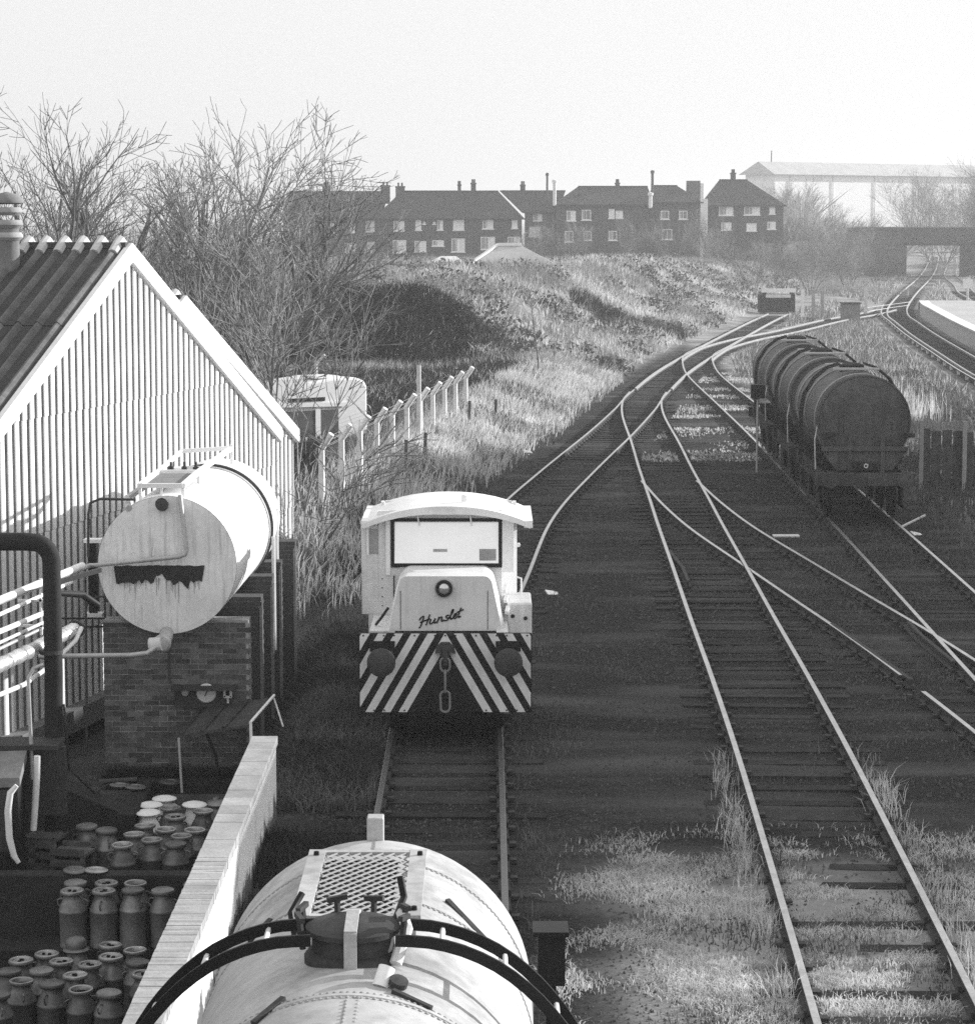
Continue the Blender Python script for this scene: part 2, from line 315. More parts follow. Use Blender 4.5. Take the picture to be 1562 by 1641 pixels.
# ------------------------------------------------------------------ railway
MAINP = [(-.07,-.15),(.07,-.15),(.07,-.1),(.05,-.09),(.05,-.004),(.045,.0),(-.045,.0),(-.05,-.004),(-.05,-.09),(-.07,-.1)]  # head drawn wider than life to carry the distant glare
RAILP = [(-.065,-.15),(.065,-.15),(.065,-.135),(.012,-.11),(.012,-.045),(.036,-.035),(.036,-.002),(.03,.0),(-.03,.0),(-.036,-.002),(-.036,-.035),(-.012,-.045),(-.012,-.11),(-.065,-.135)]
slp = MB(); slp.box(-.125,.125,-1.28,1.28,-.13,0)
SLEEPER = slp.mesh('sleeper', M['sleeper'])
def offset(path, o):
    out = []
    for i, p in enumerate(path):
        d = path[min(i+1,len(path)-1)] - path[max(i-1,0)]; d.normalize(); out.append(p + Vector((d.y,-d.x,0))*o)
    return out
def track(pts, label, dz=0., sleepers=(0,0), pitch=.76, sleep_dz=0., cut_left=None, cut_right=None, ykeep=None, gauge=.7525, chairs=True, top=None, main=False):
    t = tag(empty('railway_track', (0,0,0)), label, None, None, 'structure')
    path = catmull(pts, .45 if not main else .9)
    for sgn, cut in ((-1, cut_left), (1, cut_right)):
        seg = [p + Vector((0,0,dz)) for p in offset(path, sgn*gauge)]; runs = [seg]
        if cut: runs = [[p for p in seg if cut[2*i] <= p.y <= cut[2*i+1]] for i in range(len(cut)//2)]
        for r in runs:
            if len(r) > 1: MB().sweep(MAINP if main else RAILP, r, 0, (3,4,5,6,7) if main else (6,7,8)).build('rail', [M['rust'], top or M['rail_top']], t)  # main profile gets bright sides too, standing in for glare
    acc = 0; nxt = 0; ch = MB(); prof = []
    for i in range(len(path)-1):
        L_ = (path[i+1]-path[i]).length
        while nxt <= acc + L_:
            p = path[i].lerp(path[i+1], (nxt-acc)/L_); d = path[i+1]-path[i]
            if sleepers[0] <= p.y <= sleepers[1]:
                prof.append((p, math.atan2(d.y, d.x)))
            nxt += pitch
        acc += L_
    for p, a in prof:
        o = link('sleeper', SLEEPER, t); o.location = (p.x+random.uniform(-.04,.04), p.y, -.15 + dz*0 + sleep_dz + random.uniform(-.02,.012)); o.rotation_euler = (random.uniform(-.01,.01), random.uniform(-.006,.006), a + random.uniform(-.015,.015))
        if chairs and p.y < 110:
            dr = Vector((math.cos(a), math.sin(a), 0)); sd = Vector((dr.y,-dr.x,0))
            for sgn in (-1, 1):
                for k in (-1, 1):
                    q = p + sd*(sgn*gauge + k*.1); q.z = -.14+dz; ch.bar(q - dr*.055, q + dr*.055, .1, .04)
                    q.z = -.07+dz; q = p + sd*(sgn*gauge + k*.055); q.z = -.09+dz; ch.bar(q - dr*.035, q + dr*.035, .03, .06)
    if ch.v: tag(ch.build('rail_chairs', M['chair'], t), kind='stuff')
    return t
rt1 = M['rail_top'].copy(); rt1.name = 'rail_top_near_shade'; q_ = rt1.node_tree; b1 = q_.nodes['Principled BSDF']; src = b1.inputs['Base Color'].links[0].from_socket  # head colour darkened at the near end to paint in the shade there
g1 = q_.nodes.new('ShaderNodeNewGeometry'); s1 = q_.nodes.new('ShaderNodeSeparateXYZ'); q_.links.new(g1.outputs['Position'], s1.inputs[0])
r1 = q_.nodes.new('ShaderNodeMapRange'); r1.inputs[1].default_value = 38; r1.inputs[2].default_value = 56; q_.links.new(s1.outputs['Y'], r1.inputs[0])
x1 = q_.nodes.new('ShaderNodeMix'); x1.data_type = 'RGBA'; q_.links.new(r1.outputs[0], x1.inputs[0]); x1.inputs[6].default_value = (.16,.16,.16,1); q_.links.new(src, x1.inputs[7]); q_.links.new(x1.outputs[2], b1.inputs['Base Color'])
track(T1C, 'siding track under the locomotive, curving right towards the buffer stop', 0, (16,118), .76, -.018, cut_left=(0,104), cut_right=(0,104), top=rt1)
track([p for p in T1C if p[1] > 90], 'far end of the curving siding track by the buffer stop', 0, (119,185), .8, -.01, cut_left=(104,190), cut_right=(104,190), chairs=False, main=True)
track(T5C, 'connecting track from the sidings to the main line', -.012, (135,195), .8, -.01, chairs=False, main=True)
track(T2C, 'middle siding track running straight past the locomotive and wagons', -.003, (17,98), .78, -.016, chairs=True)
track(T3C, 'right-hand siding track under the three dark tank wagons', -.006, (24,128), .78, -.03)
track(T4C, 'crossover track leaving the middle siding for the right-hand siding', -.009, (24,64), .76, -.03, cut_left=(20,37.1,38.1,70))
track(MAC, 'main line track sweeping from the bridge past the platform end', 0, (100,230), .76, 0, chairs=False, main=True)
track(MBC, 'second main line track behind the station platform', 0, (188,250), .76, 0, chairs=False, main=True)
def loose_rail(pts, label, dz=0.):
    tag(MB().sweep(RAILP, [Vector((p[0],p[1],-.004+dz)) for p in pts], 0, (6,7,8)).build('check_rail', [M['rust'], M['rust']]), label, 'check rail', 'short check rails beside the turnouts')
loose_rail([(3.95,48.6),(3.99,50.5),(3.9,53.2)], 'short dark check rail beside left rail of the middle siding')
loose_rail([(5.3,49.6),(5.28,51.2),(5.4,52.2)], 'stub check rail by the crossing of the middle siding')
loose_rail([(6.55,38.0),(6.3,40.8),(6.06,43.4)], 'short guard rail inside the crossover above the rail gap')
loose_rail([(7.5,39.6),(7.42,42.2),(7.45,43.6)], 'curved check rail where the crossover meets the right siding')
cr = tag(empty('conductor_rail', (0,0,0)), 'third rail raised beside the outer rail of the main line', 'conductor rail')
cpath = [p + Vector((0,0,.07)) for p in offset(catmull(MAC, 1.2), -1.2) if 60 < p.y < 206]
MB().sweep([(-.04,-.06),(.04,-.06),(.04,.0),(-.04,.0)], cpath, 0, (2,)).build('rail', [M['rust'], M['rail_top']], cr)
ins = MB()
for p in cpath[::3]: ins.box(p.x-.06,p.x+.06,p.y-.06,p.y+.06,-.2,.01)
tag(ins.build('insulators', M['offwhite'], cr), kind='stuff')

# ------------------------------------------------------------------ corrugated shed on the left
A0 = Vector((-5.86, 40.7, 0)); D = Vector((.242, .970, 0)).normalized(); N = Vector((.970, -.242, 0)).normalized(); B = -N; UP = Vector((0,0,1))
def gable_shed(label, A, apex_z, slope, tl, tr, zb, depth, pitch, tiers, roof_left=True, name='corrugated_shed'):
    t = thing(name, label, 'shed')
    cw = pitch*4; k0 = math.floor(tl/cw)
    top = lambda q: apex_z - slope*abs(q) - .06
    for k in range(k0, math.ceil(tr/cw)):
        a, b = max(tl, k*cw), min(tr, (k+1)*cw)
        if b-a < .05: continue
        for i in range(len(tiers)-1):
            z0, z1 = tiers[i]-.1*(i > 0), tiers[i+1]
            n = 56; vs = []; q0 = [a + (b-a)*j/n for j in range(n+1)]
            if max(top(a), top(b), top(min(max(0,a),b))) <= z0+.02: continue
            for q in q0:
                ph = 2*math.pi*q/pitch; uu = (q/pitch) % 1; off = .02 - .09*math.exp(-((uu-.5)/.2)**2) + .012*i - .004*(k%2)
                zt = max(min(z1, top(q)), z0+.001)
                vs += [A + D*q + N*off + UP*z0, A + D*q + N*off + UP*zt]
            mb = MB(); mb.add(vs, [(2*j, 2*j+2, 2*j+3, 2*j+1) for j in range(n)]); mb.m[:] = [1 if abs((((q0[j]+q0[j+1])/2)/pitch) % 1 - .5) < .19 else 0 for j in range(n)]  # groove faces take a darker colour to paint the shade inside them
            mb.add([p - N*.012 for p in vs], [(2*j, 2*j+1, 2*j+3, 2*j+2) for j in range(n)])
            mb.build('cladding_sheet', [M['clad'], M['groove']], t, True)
    body = MB()
    P = [A - N*.08 + D*tl + UP*zb, A - N*.08 + D*tr + UP*zb, A - N*.08 + D*tr + UP*(top(tr)-.05), A - N*.08 + UP*(top(0)-.05), A - N*.08 + D*tl + UP*(top(tl)-.05)]
    Q = [p + B*depth for p in P]
    body.add(P + Q, [(0,1,2,3,4),(9,8,7,6,5)] + [(i,5+i,5+(i+1)%5,(i+1)%5) for i in range(5)])
    body.build('wall', M['concrete'], t)
    vg = MB()                                                         # white barge boards
    for s_, T in ((-1, -tl), (1, tr)):
        d1 = Vector((D.x*s_, D.y*s_, -slope)); e = T + .12
        c = [A + UP*(apex_z+.06), A + d1*e + UP*(apex_z+.06), A + d1*e + UP*(apex_z-.23), A + UP*(apex_z-.25)]
        c = [p + N*.02 for p in c]; o_ = [p + N*.1 for p in c]
        fs = [(0,1,2,3),(7,6,5,4),(0,4,5,1),(1,5,6,2),(2,6,7,3),(3,7,4,0)]
        vg = MB().add(c+o_, fs); vg.build('barge_board', M['white'], t, bevel=.01)
    for s_, T in ((-1, -tl), (1, tr)):
        if s_ < 0 and not roof_left: continue
        dn = Vector((D.x*s_, D.y*s_, -slope)); Ls = (T+.25)*math.sqrt(1+slope*slope); dn.normalize(); up = (B.cross(dn)*s_).normalized()
        if up.z < 0: up = -up
        rp = .32; nw = 3; L3 = Ls/3
        for c in range(int(depth/(rp*nw))):
            for i in range(3):
                mb = MB(); pr = []
                for r_ in range(nw):
                    for (u, h) in ((0,.0),(.09,.0),(.12,.04),(.15,.07),(.18,.07),(.21,.04),(.24,.0)): pr.append((c*rp*nw + r_*rp + u, h))
                pr.append(((c+1)*rp*nw, 0))
                o_ = A + UP*(apex_z+.02); l0 = max(i*L3-.08, 0) if i else 0; l1 = (i+1)*L3
                vs = []
                rib = [1 if a[1] > .02 or b_2[1] > .02 else 0 for a, b_2 in zip(pr[:-1], pr[1:])]
                for u, h in pr:
                    for l_, dh in ((l0, .012), (l1, .026)): vs.append(o_ + B*(u-.05) + dn*l_ + up*(h+dh))
                n = len(pr); mb.add(vs, [(2*j,2*j+1,2*j+3,2*j+2) for j in range(n-1)]); mb.m[:] = rib
                mb.add([p - up*.012 for p in vs], [(2*j,2*j+2,2*j+3,2*j+1) for j in range(n-1)] + [])
                mb.build('roof_sheet', [M['roof'], M['roof_rib']], t, False)
    for c in range(int(depth/.32)):
        u = c*.32 + .1
        pts = [A + UP*(apex_z+.05) + B*u + D*q + UP*(-slope*abs(q)*1.0 + .05*(1-abs(q)/.3)) for q in (-.32,-.2,-.1,0,.1,.2,.32)]
        MB().tube(pts, .085, 8).build('ridge_cap', M['roof_light'], t, True)
    rb = MB()
    rb.bar(A + UP*(apex_z+.02) + N*.05, A + UP*(apex_z+.02) + B*depth, .3, .1); rb.build('ridge', M['roof'], t)
    return t
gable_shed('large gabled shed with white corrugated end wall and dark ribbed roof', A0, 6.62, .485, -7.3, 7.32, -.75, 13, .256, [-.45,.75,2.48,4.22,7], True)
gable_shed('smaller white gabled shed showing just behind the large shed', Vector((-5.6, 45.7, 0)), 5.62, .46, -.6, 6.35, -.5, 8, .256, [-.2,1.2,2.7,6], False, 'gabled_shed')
# ridge cowl
t = thing('roof_ventilator', 'pale ridged cowl ventilator standing on the shed roof', 'ventilator', (-7.72, 40.4, 6.0))
MB().lathe([(0,0),(.19,0),(.19,.95),(0,.95)], n=18).build('pipe', M['concrete'], t, True)
for k in range(3):
    z = .72 + k*.2; MB().lathe([(.17,z),(.2,z),(.25,z+.05),(.25,z+.08),(.22,z+.13),(.17,z+.13)], n=20).build('cowl_ring', M['coping'], t, True)
MB().lathe([(.2,1.3),(.27,1.32),(.27,1.36),(.2,1.45),(.0,1.5)], n=20).build('cap', M['concrete'], t, True)
# plinth kerb under shed wall
pl = MB(); pl.bar(A0 + D*-7 + N*.06 + UP*-.62, A0 + D*7.4 + N*.06 + UP*-.62, .35, .34); tag(pl.build('shed_plinth', M['concrete']), 'low concrete plinth along the foot of the corrugated wall', 'plinth')

# ------------------------------------------------------------------ brick tank piers
BRICK = MB().box(-.1065,.1065,-.05,.05,-.0325,.0325).mesh('brick', M['brick'])
HALFB = MB().box(-.051,.051,-.05,.05,-.0325,.0325).mesh('half_brick', M['brick'])
t = thing('brick_pier', 'dark brick pier carrying the near end of the storage tank', 'pier')
MB().box(-5.435,-3.385,34.905,35.25,-.85,1.42).build('core', M['mortar'], t)
n_b = 0; row = 0; z = -.82
while z < 1.40 and n_b < 298:
    x = -5.44 + (.0 if row % 2 else -.1125); c = 0
    while x < -3.40:
        x0, x1 = max(x, -5.445), min(x + .215, -3.375)
        me = BRICK if x1 - x0 > .15 else HALFB
        if x1 - x0 > .05 and not (z > .95 and abs((x0+x1)/2+4.45) < math.sqrt(max(0, .99**2-(z-2.25)**2))):
            o = link('brick', me, t); o.location = ((x0+x1)/2, 34.945 + random.uniform(-.007,.007), z + random.uniform(-.003,.003)); o.rotation_euler = (0, 0, random.uniform(-.012,.012)); n_b += 1
        x += .225
    z += .075; row += 1
for yy, x1, zt, lab in ((36.3, -3.32, 1.5, 'second brick pier under the storage tank, behind the front one'), (37.9, -3.3, 1.55, 'third brick pier under the middle of the storage tank'), (39.5, -3.3, 1.6, 'fourth brick pier under the storage tank'), (40.9, -3.18, 1.75, 'tall rear brick pier at the far end of the storage tank')):
    q = thing('brick_pier', lab, 'pier'); mb = MB()
    k = 0; z = -.85
    while z < zt:
        mb.box(-5.3 + .008*(k%2), x1 - .008*(k%2), yy, yy+.34, z, z+.066); z += .075; k += 1
    tag(mb.build('brickwork', M['brick_wall'], q), kind='stuff')
    MB().box(-5.28, x1-.015, yy+.01, yy+.33, -.86, zt).build('core', M['mortar'], q)
    MB().box(x1-.03, x1+.012, yy-.012, yy+.02, -.6, zt-.1).build('edge_strip', M['concrete'], q)
# ------------------------------------------------------------------ storage tank
t = thing('storage_tank', 'large pale cylindrical storage tank lying on brick piers beside the shed', 'tank')
ax0 = Vector((-4.48, 34.6, 2.25)); ax1 = Vector((-4.37, 40.7, 2.2)); dd = (ax1-ax0).normalized(); Lt = (ax1-ax0).length; RT = .975
MB().lathe([(RT,.0),(RT,.06),(RT,Lt*.62),(RT,Lt-.1),(RT*.9,Lt+.12),(0,Lt+.2)], ax0, 64, dd).build('shell', M['tank_white'], t, True)
MB().lathe([(0,-.035),(RT*.5,-.03),(RT*.9,-.012),(RT-.004,.0)], ax0, 64, dd).build('end_plate', M['tank_grey'], t, True)
MB().lathe([(RT,Lt*.7),(RT+.02,Lt*.7),(RT+.02,Lt*.7+.1),(RT,Lt*.7+.1)], ax0, 64, dd).build('strap', M['pale'], t)
MB().lathe([(RT,Lt*.735),(RT+.045,Lt*.735),(RT+.045,Lt*.75),(RT,Lt*.75)], ax0, 64, dd).build('hoop', M['chair'], t)
# torn name panel on the tank end
rs = np.random.RandomState(3); pts = [(-5.22, 2.225)]
for i in range(31): pts.append((-5.22 + i*1.27/30, 2.245 + rs.uniform(-.008,.008) + .012*math.sin(i*.1)))
for i in range(31):
    u = 1-i/30; pts.append((-5.22 + .03 + u*1.2, 2.245 - .19 - abs(rs.normal(0,.045)) + (.1 if .46 < u < .60 else 0) - (.1 if .82 < u < .86 else 0)))
vs = [(x, 34.548, z) for x, z in pts[1:32]] + [(x, 34.548, z) for x, z in pts[32:]]
fs = [(i, 31+30-i, 31+29-i, i+1) for i in range(30)]
MB().add(vs, fs).build('torn_panel', M['rusty'], t)
for i in range(26):
    x = rs.uniform(-5.15,-4.0); l_ = abs(rs.normal(0,.11)) + .03; MB().add([(x-.006,34.552,2.08),(x+.006,34.552,2.08),(x+.002,34.553,2.02-l_),(x-.002,34.553,2.02-l_)], [(0,3,2,1)]).build('rust_run', M['groove'], t)
for (x0, z0, x1, z1) in ((-4.98,2.43,-4.95,2.46),(-4.67,2.39,-4.65,2.52)): MB().bar((x0,34.55,z0),(x1,34.55,z1),.022,.006,(0,1,0)).build('scratch', M['white'], t)
# top walkway
fr = MB(); y0, y1 = 34.7, 36.6; zt = 3.36
for x in (-4.86, -4.26): fr.bar((x,y0,zt),(x,y1,zt),.07,.06)
for y in (y0, y1): fr.bar((-4.86,y,zt),(-4.26,y,zt),.06,.06)
for x in (-4.86,-4.56,-4.26):
    for y in (y0+.03, y1): fr.bar((x,y,zt-.32),(x,y,zt),.04,.04,(0,1,0))
fr.bar((-4.26,36.6,3.36),(-3.95,38.4,3.55),.07,.06); fr.bar((-3.95,38.4,3.3),(-3.95,38.4,3.6),.05,.05,(0,1,0)); fr.bar((-4.86,36.6,3.36),(-4.72,38.4,3.5),.05,.05); fr.bar((-4.72,38.4,3.5),(-3.95,38.4,3.55),.06,.06)
fr.build('walkway_frame', M['white'], t); MB().box(-4.8,-4.32,35.0,36.5,3.33,3.35).build('walkway_plate', M['concrete'], t)
MB().lathe([(0,0),(.28,0),(.28,.12),(.24,.18),(0,.2)], (-4.5,37.4,3.17), 20).build('manhole', M['offwhite'], t, True)
for x in (-4.7,-4.5,-4.33): MB().lathe([(0,0),(.045,0),(.045,.12),(.02,.14),(.02,.2),(0,.2)], (x,36.9,3.28), 8).build('valve', M['iron'], t, True)
MB().lathe([(0,0),(.09,0),(.09,.1),(0,.12)], (-4.53,34.56,3.1), 10, (0,-1,.3)).build('vent_boss', M['iron'], t)
MB().tube([(-4.5,34.62,1.3),(-4.5,34.45,1.24),(-4.53,34.3,1.2)], .1, 10).build('outlet_pipe', M['pale'], t, True)
MB().lathe([(0,0),(.12,0),(.13,.05),(.1,.09),(0,.1)], (-4.53,34.36,1.19), 16, (0,-1,0)).build('outlet_valve', M['pale'], t, True)
MB().tube([(-4.7,34.3,1.17),(-4.53,34.28,1.19)], .1, 10).build('valve_body', M['offwhite'], t, True)
MB().tube([(-5.0,34.6,3.05),(-5.15,35.4,3.1),(-4.9,36.4,3.25)], .05, 6).build('side_rail', M['pale'], t, True)
for x, y_, z0, z1 in ((-3.42,40.2,.0,2.4),(-3.36,38.9,.3,2.1)): MB().tube([(x,y_,z0),(x,y_,z1)], .035, 6).build('downpipe', M['offwhite'], t, True)

# gauge board and canopy on the pier
t = thing('gauge_board', 'round white dial gauge and valves on a dark board on the brick pier', 'gauge')
MB().prism([(-.42,-.2),(.3,-.22),(.42,-.1),(.4,.06),(-.42,.06)], (-4.02,34.85,.38), (1,0,0), (0,0,1), (0,.05,0)).build('board', M['iron'], t)
MB().lathe([(0,0),(.13,0),(.14,.03),(.125,.045),(0,.045)], (-3.98,34.84,.39), 28, (0,-1,0)).build('dial', M['offwhite'], t, True)
MB().bar((-4.0,34.79,.35),(-3.965,34.79,.43),.014,.006,(0,1,0)).build('needle', M['black'], t)
vb = MB(); vb.box(-3.73,-3.62,34.76,34.84,.33,.36); vb.box(-3.735,-3.705,34.76,34.84,.34,.47); vb.box(-3.645,-3.615,34.76,34.84,.34,.47); vb.tube([(-3.675,34.8,.33),(-3.675,34.8,.25)], .018, 6); vb.build('bracket', M['offwhite'], t)
MB().lathe([(0,0),(.05,0),(.05,.05),(0,.06)], (-4.28,34.84,.4), 10, (0,-1,0)).build('small_dial', M['pale'], t)
MB().box(-4.46,-3.56,34.62,34.94,.46,.5).build('hood', M['iron'], t)
MB().tube([(-4.5,34.85,1.0),(-4.5,34.8,.6),(-4.44,34.8,.46),(-3.62,34.8,.5)], .02, 6).build('pipe', M['iron'], t, True)
t = thing('canopy', 'low dark sheet canopy on bent white pipe legs beside the brick pier', 'canopy')
MB().add([(-4.3,34.0,-.05),(-3.28,33.9,.13),(-3.02,34.85,.33),(-4.08,34.85,.15),(-4.3,34.0,-.09),(-3.28,33.9,.09),(-3.02,34.85,.29),(-4.08,34.85,.11)], [(0,1,2,3),(7,6,5,4),(0,4,5,1),(1,5,6,2),(2,6,7,3),(3,7,4,0)]).build('sheet', M['brick_wall'], t)
for k in range(3):
    MB().bar((-4.27+.3*k+.02,33.99-.03*k,-.03+.055*k),(-4.05+.33*k,34.84,.18+.056*k),.05,.02).build('batten', M['iron'], t)
MB().tube([(-3.02,34.8,.36),(-3.27,33.9,.16),(-3.25,33.88,-.8)], .022, 8).build('leg', M['white'], t, True)
MB().tube([(-3.03,34.8,.34),(-2.88,34.6,-.05)], .014, 6).build('stay', M['white'], t, True)
MB().tube([(-4.28,34.0,-.08),(-4.24,33.96,-.85)], .018, 6).build('leg', M['pale'], t, True)
MB().tube([(-3.98,34.4,.0),(-3.8,34.3,-.4),(-3.75,34.3,-.8)], .025, 6).build('leg', M['black'], t, True)

# ------------------------------------------------------------------ pipe gantry
t = thing('dark_pipe', 'thick dark pipe rising from the yard and elbowing left in front of the shed', 'pipe')
el = [(-8.5,32,2.92),(-6.0,32,2.92)] + [(-5.9+.26*math.sin(a*math.pi/10), 32, 2.66+.26*math.cos(a*math.pi/10)) for a in range(1,6)] + [(-5.64,32,1.2),(-5.7,32,-1.55)]
MB().tube(el, .118, 20).build('pipe', M['blackm'], t, True)
for z in (.2, 1.45): MB().lathe([(.1,0),(.15,0),(.15,.05),(.1,.05)], (-5.665,32,z), 20).build('flange', M['iron'], t)
MB().bar((-5.6,32,2.38),(-5.2,33.2,2.38),.05,.06).build('bracket', M['black'], t)
def pipe(name, label, pts, r, m, n=10, cat='pipe', group=None):
    return tag(MB().tube(pts, r, n).build(name, M[m], None, True), label, cat, group)
def ext(a, b, k): a = Vector(a); b = Vector(b); return tuple(b + (b-a)*k)
w0, w1 = (-5.55,34.5,2.26), (-6.16,31.2,2.25)
pipe('milk_pipe', 'pale pipe from the tank walkway, down and left across the tank face', [(-4.28,34.55,3.24),(-4.26,34.5,3.1),(-4.19,34.46,2.48),(-4.21,34.45,2.42),(-4.3,34.45,2.39),(-5.45,34.45,2.27),w0,w1,ext(w0,w1,.6)], .032, 'pale')
pipe('white_pipe', 'thick white pipe topmost in the bundle running towards the viewer', [(-5.6,34.2,2.3),(-6.2,31.1,2.27),(-6.55,29.2,2.26)], .05, 'white')
a_, b_ = (-5.72,34,2.1), (-6.12,31,2.13); pipe('white_pipe', 'slim white pipe just under the topmost white pipe', [a_, b_, ext(a_,b_,.6)], .026, 'white')
a_, b_ = (-5.8,33.4,1.85), (-6.13,31,1.91); pipe('cable_tray', 'white ladder tray third in the pipe bundle', [a_, b_, ext(a_,b_,.6)], .035, 'white', cat='cable tray')
a_, b_ = (-5.78,33.3,1.75), (-6.13,31,1.77); pipe('white_pipe', 'slim white pipe directly above the foil lagged pipe', [a_, b_, ext(a_,b_,.6)], .022, 'offwhite')
a_, b_ = (-5.84,33.1,1.67), (-6.16,31,1.68); pipe('white_pipe', 'lowest slim pale pipe, touching the foil lagged pipe', [a_, b_, ext(a_,b_,.6)], .022, 'pale')
hb = MB(); hb.bar((-5.9,32.6,1.6),(-5.9,32.6,2.35),.03,.03,(0,1,0)); hb.bar((-6.2,32.6,2.06),(-5.7,32.6,2.06),.03,.03); hb.bar((-6.2,32.6,1.72),(-5.7,32.6,1.72),.03,.03)
tag(hb.build('pipe_hanger', M['white']), 'white strap hanger holding the bundle of pipes', 'hanger')
t = thing('lagged_pipe', 'fat pipe wrapped in bright crumpled foil lagging', 'pipe')
la, lb = Vector((-5.6,33.55,1.52)), Vector((-6.35,29.6,1.5)); ns = 8
for k in range(ns):
    p, q = la.lerp(lb, k/ns), la.lerp(lb, (k+.96)/ns); d = (q-p); prs = []
    pts = [p + d*(j/7) for j in range(8)]; rr = [.098 + random.uniform(-.008,.008) for _ in pts]; rr[0] = .088; rr[-1] = .088
    MB().tube(pts, rr, 14).build('lagging_section', M['foil'], t, True)
MB().lathe([(0,0),(.125,0),(.125,.03),(.1,.03)], tuple(la), 18, tuple((lb-la).normalized())).build('end_flange', M['iron'], t, True)
pipe('flexible_hose', 'pale flexible hose looping under the foil lagged pipe', [(-5.5,33.4,1.56),(-5.55,33.2,1.42),(-5.78,32.4,1.2),(-5.95,31.6,1.12),(-6.15,31,1.1),(-6.6,30,1.15)], .032, 'white')
pipe('dark_lever', 'dark diagonal bar crossing in front of the corrugated wall', [(-5.62,32.3,2.2),(-5.45,33.2,2.05),(-5.3,33.5,1.86)], [.04,.05,.055], 'black', cat='bar')
pipe('outlet_run', 'horizontal pale pipe leading left from the tank outlet valve', [(-4.6,34.2,1.16),(-4.72,34.15,1.08),(-4.95,34.1,1.06),(-6.2,34.0,1.06)], .035, 'pale')
pipe('wall_pipe', 'thin rusty pipe bending up the corrugated wall left of the tank', [(-4.95,34.9,3.14),(-5.45,34.9,3.15),(-5.58,34.85,3.1),(-5.6,34.8,2.95),(-5.6,34.7,2.35)], .018, 'chair')
pipe('wall_pipe', 'thin dark conduit bent over near the foot of the tank end', [(-5.35,34.8,1.7),(-5.42,34.8,1.78),(-5.62,34.8,1.74),(-5.66,34.8,1.6),(-5.68,34.75,-.5)], .016, 'chair')
pipe('stand_pipe', 'thin pale stand pipe with bent top beside the thick dark pipe', [(-5.7,31.6,1.38),(-5.82,31.55,1.34),(-5.88,31.5,1.22),(-5.86,31.5,.25),(-5.86,31.5,-.1)], .024, 'pale')
tr = thing('wall_trunking', 'black vertical trunking with end brackets on the corrugated wall', 'trunking')
MB().box(-5.75,-5.63,35.6,35.7,1.42,2.42).build('trunk', M['black'], tr)
for z in (1.36, 2.44): MB().box(-5.8,-5.55,35.55,35.75,z,z+.05).build('bracket', M['white'], tr)
for i, z in enumerate((1.28, 1.4)): pipe('conduit', ('lower','upper')[i]+' thin black conduit running level along the corrugated wall', [(-5.45,35.2,z),(-6.1,35.2,z)], .014, 'black', cat='conduit')

# ------------------------------------------------------------------ churn yard
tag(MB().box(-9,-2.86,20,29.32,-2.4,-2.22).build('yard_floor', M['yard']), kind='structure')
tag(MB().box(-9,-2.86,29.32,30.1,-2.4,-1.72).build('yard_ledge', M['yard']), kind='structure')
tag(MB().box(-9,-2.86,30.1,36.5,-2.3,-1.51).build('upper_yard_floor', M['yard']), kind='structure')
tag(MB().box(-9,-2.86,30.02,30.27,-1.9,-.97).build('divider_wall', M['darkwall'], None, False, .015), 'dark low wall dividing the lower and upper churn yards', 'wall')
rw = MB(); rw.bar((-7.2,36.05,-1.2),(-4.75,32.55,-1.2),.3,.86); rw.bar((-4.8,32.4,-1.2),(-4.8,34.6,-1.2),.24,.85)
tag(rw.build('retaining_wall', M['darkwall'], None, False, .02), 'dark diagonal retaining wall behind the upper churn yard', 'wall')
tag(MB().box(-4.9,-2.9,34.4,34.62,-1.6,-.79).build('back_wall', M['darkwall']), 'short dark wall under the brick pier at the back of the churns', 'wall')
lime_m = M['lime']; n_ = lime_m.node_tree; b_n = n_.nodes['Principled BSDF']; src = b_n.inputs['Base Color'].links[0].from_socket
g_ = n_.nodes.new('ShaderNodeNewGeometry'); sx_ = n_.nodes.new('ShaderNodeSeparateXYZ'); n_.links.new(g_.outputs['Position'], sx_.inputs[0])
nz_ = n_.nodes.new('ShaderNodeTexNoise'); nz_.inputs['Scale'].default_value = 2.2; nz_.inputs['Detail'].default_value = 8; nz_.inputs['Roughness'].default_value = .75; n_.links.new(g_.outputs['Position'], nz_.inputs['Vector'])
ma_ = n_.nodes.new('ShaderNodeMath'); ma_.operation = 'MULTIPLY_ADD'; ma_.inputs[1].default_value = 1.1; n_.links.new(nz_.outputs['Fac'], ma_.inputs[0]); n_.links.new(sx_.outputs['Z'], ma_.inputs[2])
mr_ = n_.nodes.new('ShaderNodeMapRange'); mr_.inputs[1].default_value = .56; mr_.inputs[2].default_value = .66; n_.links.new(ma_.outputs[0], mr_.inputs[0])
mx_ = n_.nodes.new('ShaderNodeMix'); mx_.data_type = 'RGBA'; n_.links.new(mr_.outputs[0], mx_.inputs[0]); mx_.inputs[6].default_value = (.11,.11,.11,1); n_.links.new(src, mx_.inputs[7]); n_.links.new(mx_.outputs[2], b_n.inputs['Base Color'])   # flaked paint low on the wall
t = thing('parapet_wall', 'long limewashed parapet wall with brick coping beside the churn yard', 'wall')
MB().box(-2.84,-2.565,8,29.75,-2.5,.74).build('wall', lime_m, t)
CB = MB().box(-.155,.155,-.0355,.0355,-.05,.05).mesh('coping_brick', M['coping'])
CB2 = MB().box(-.155,.155,-.18,.18,-.05,.05).mesh('coping_slab', M['coping'])
y = 17.0; k = 0
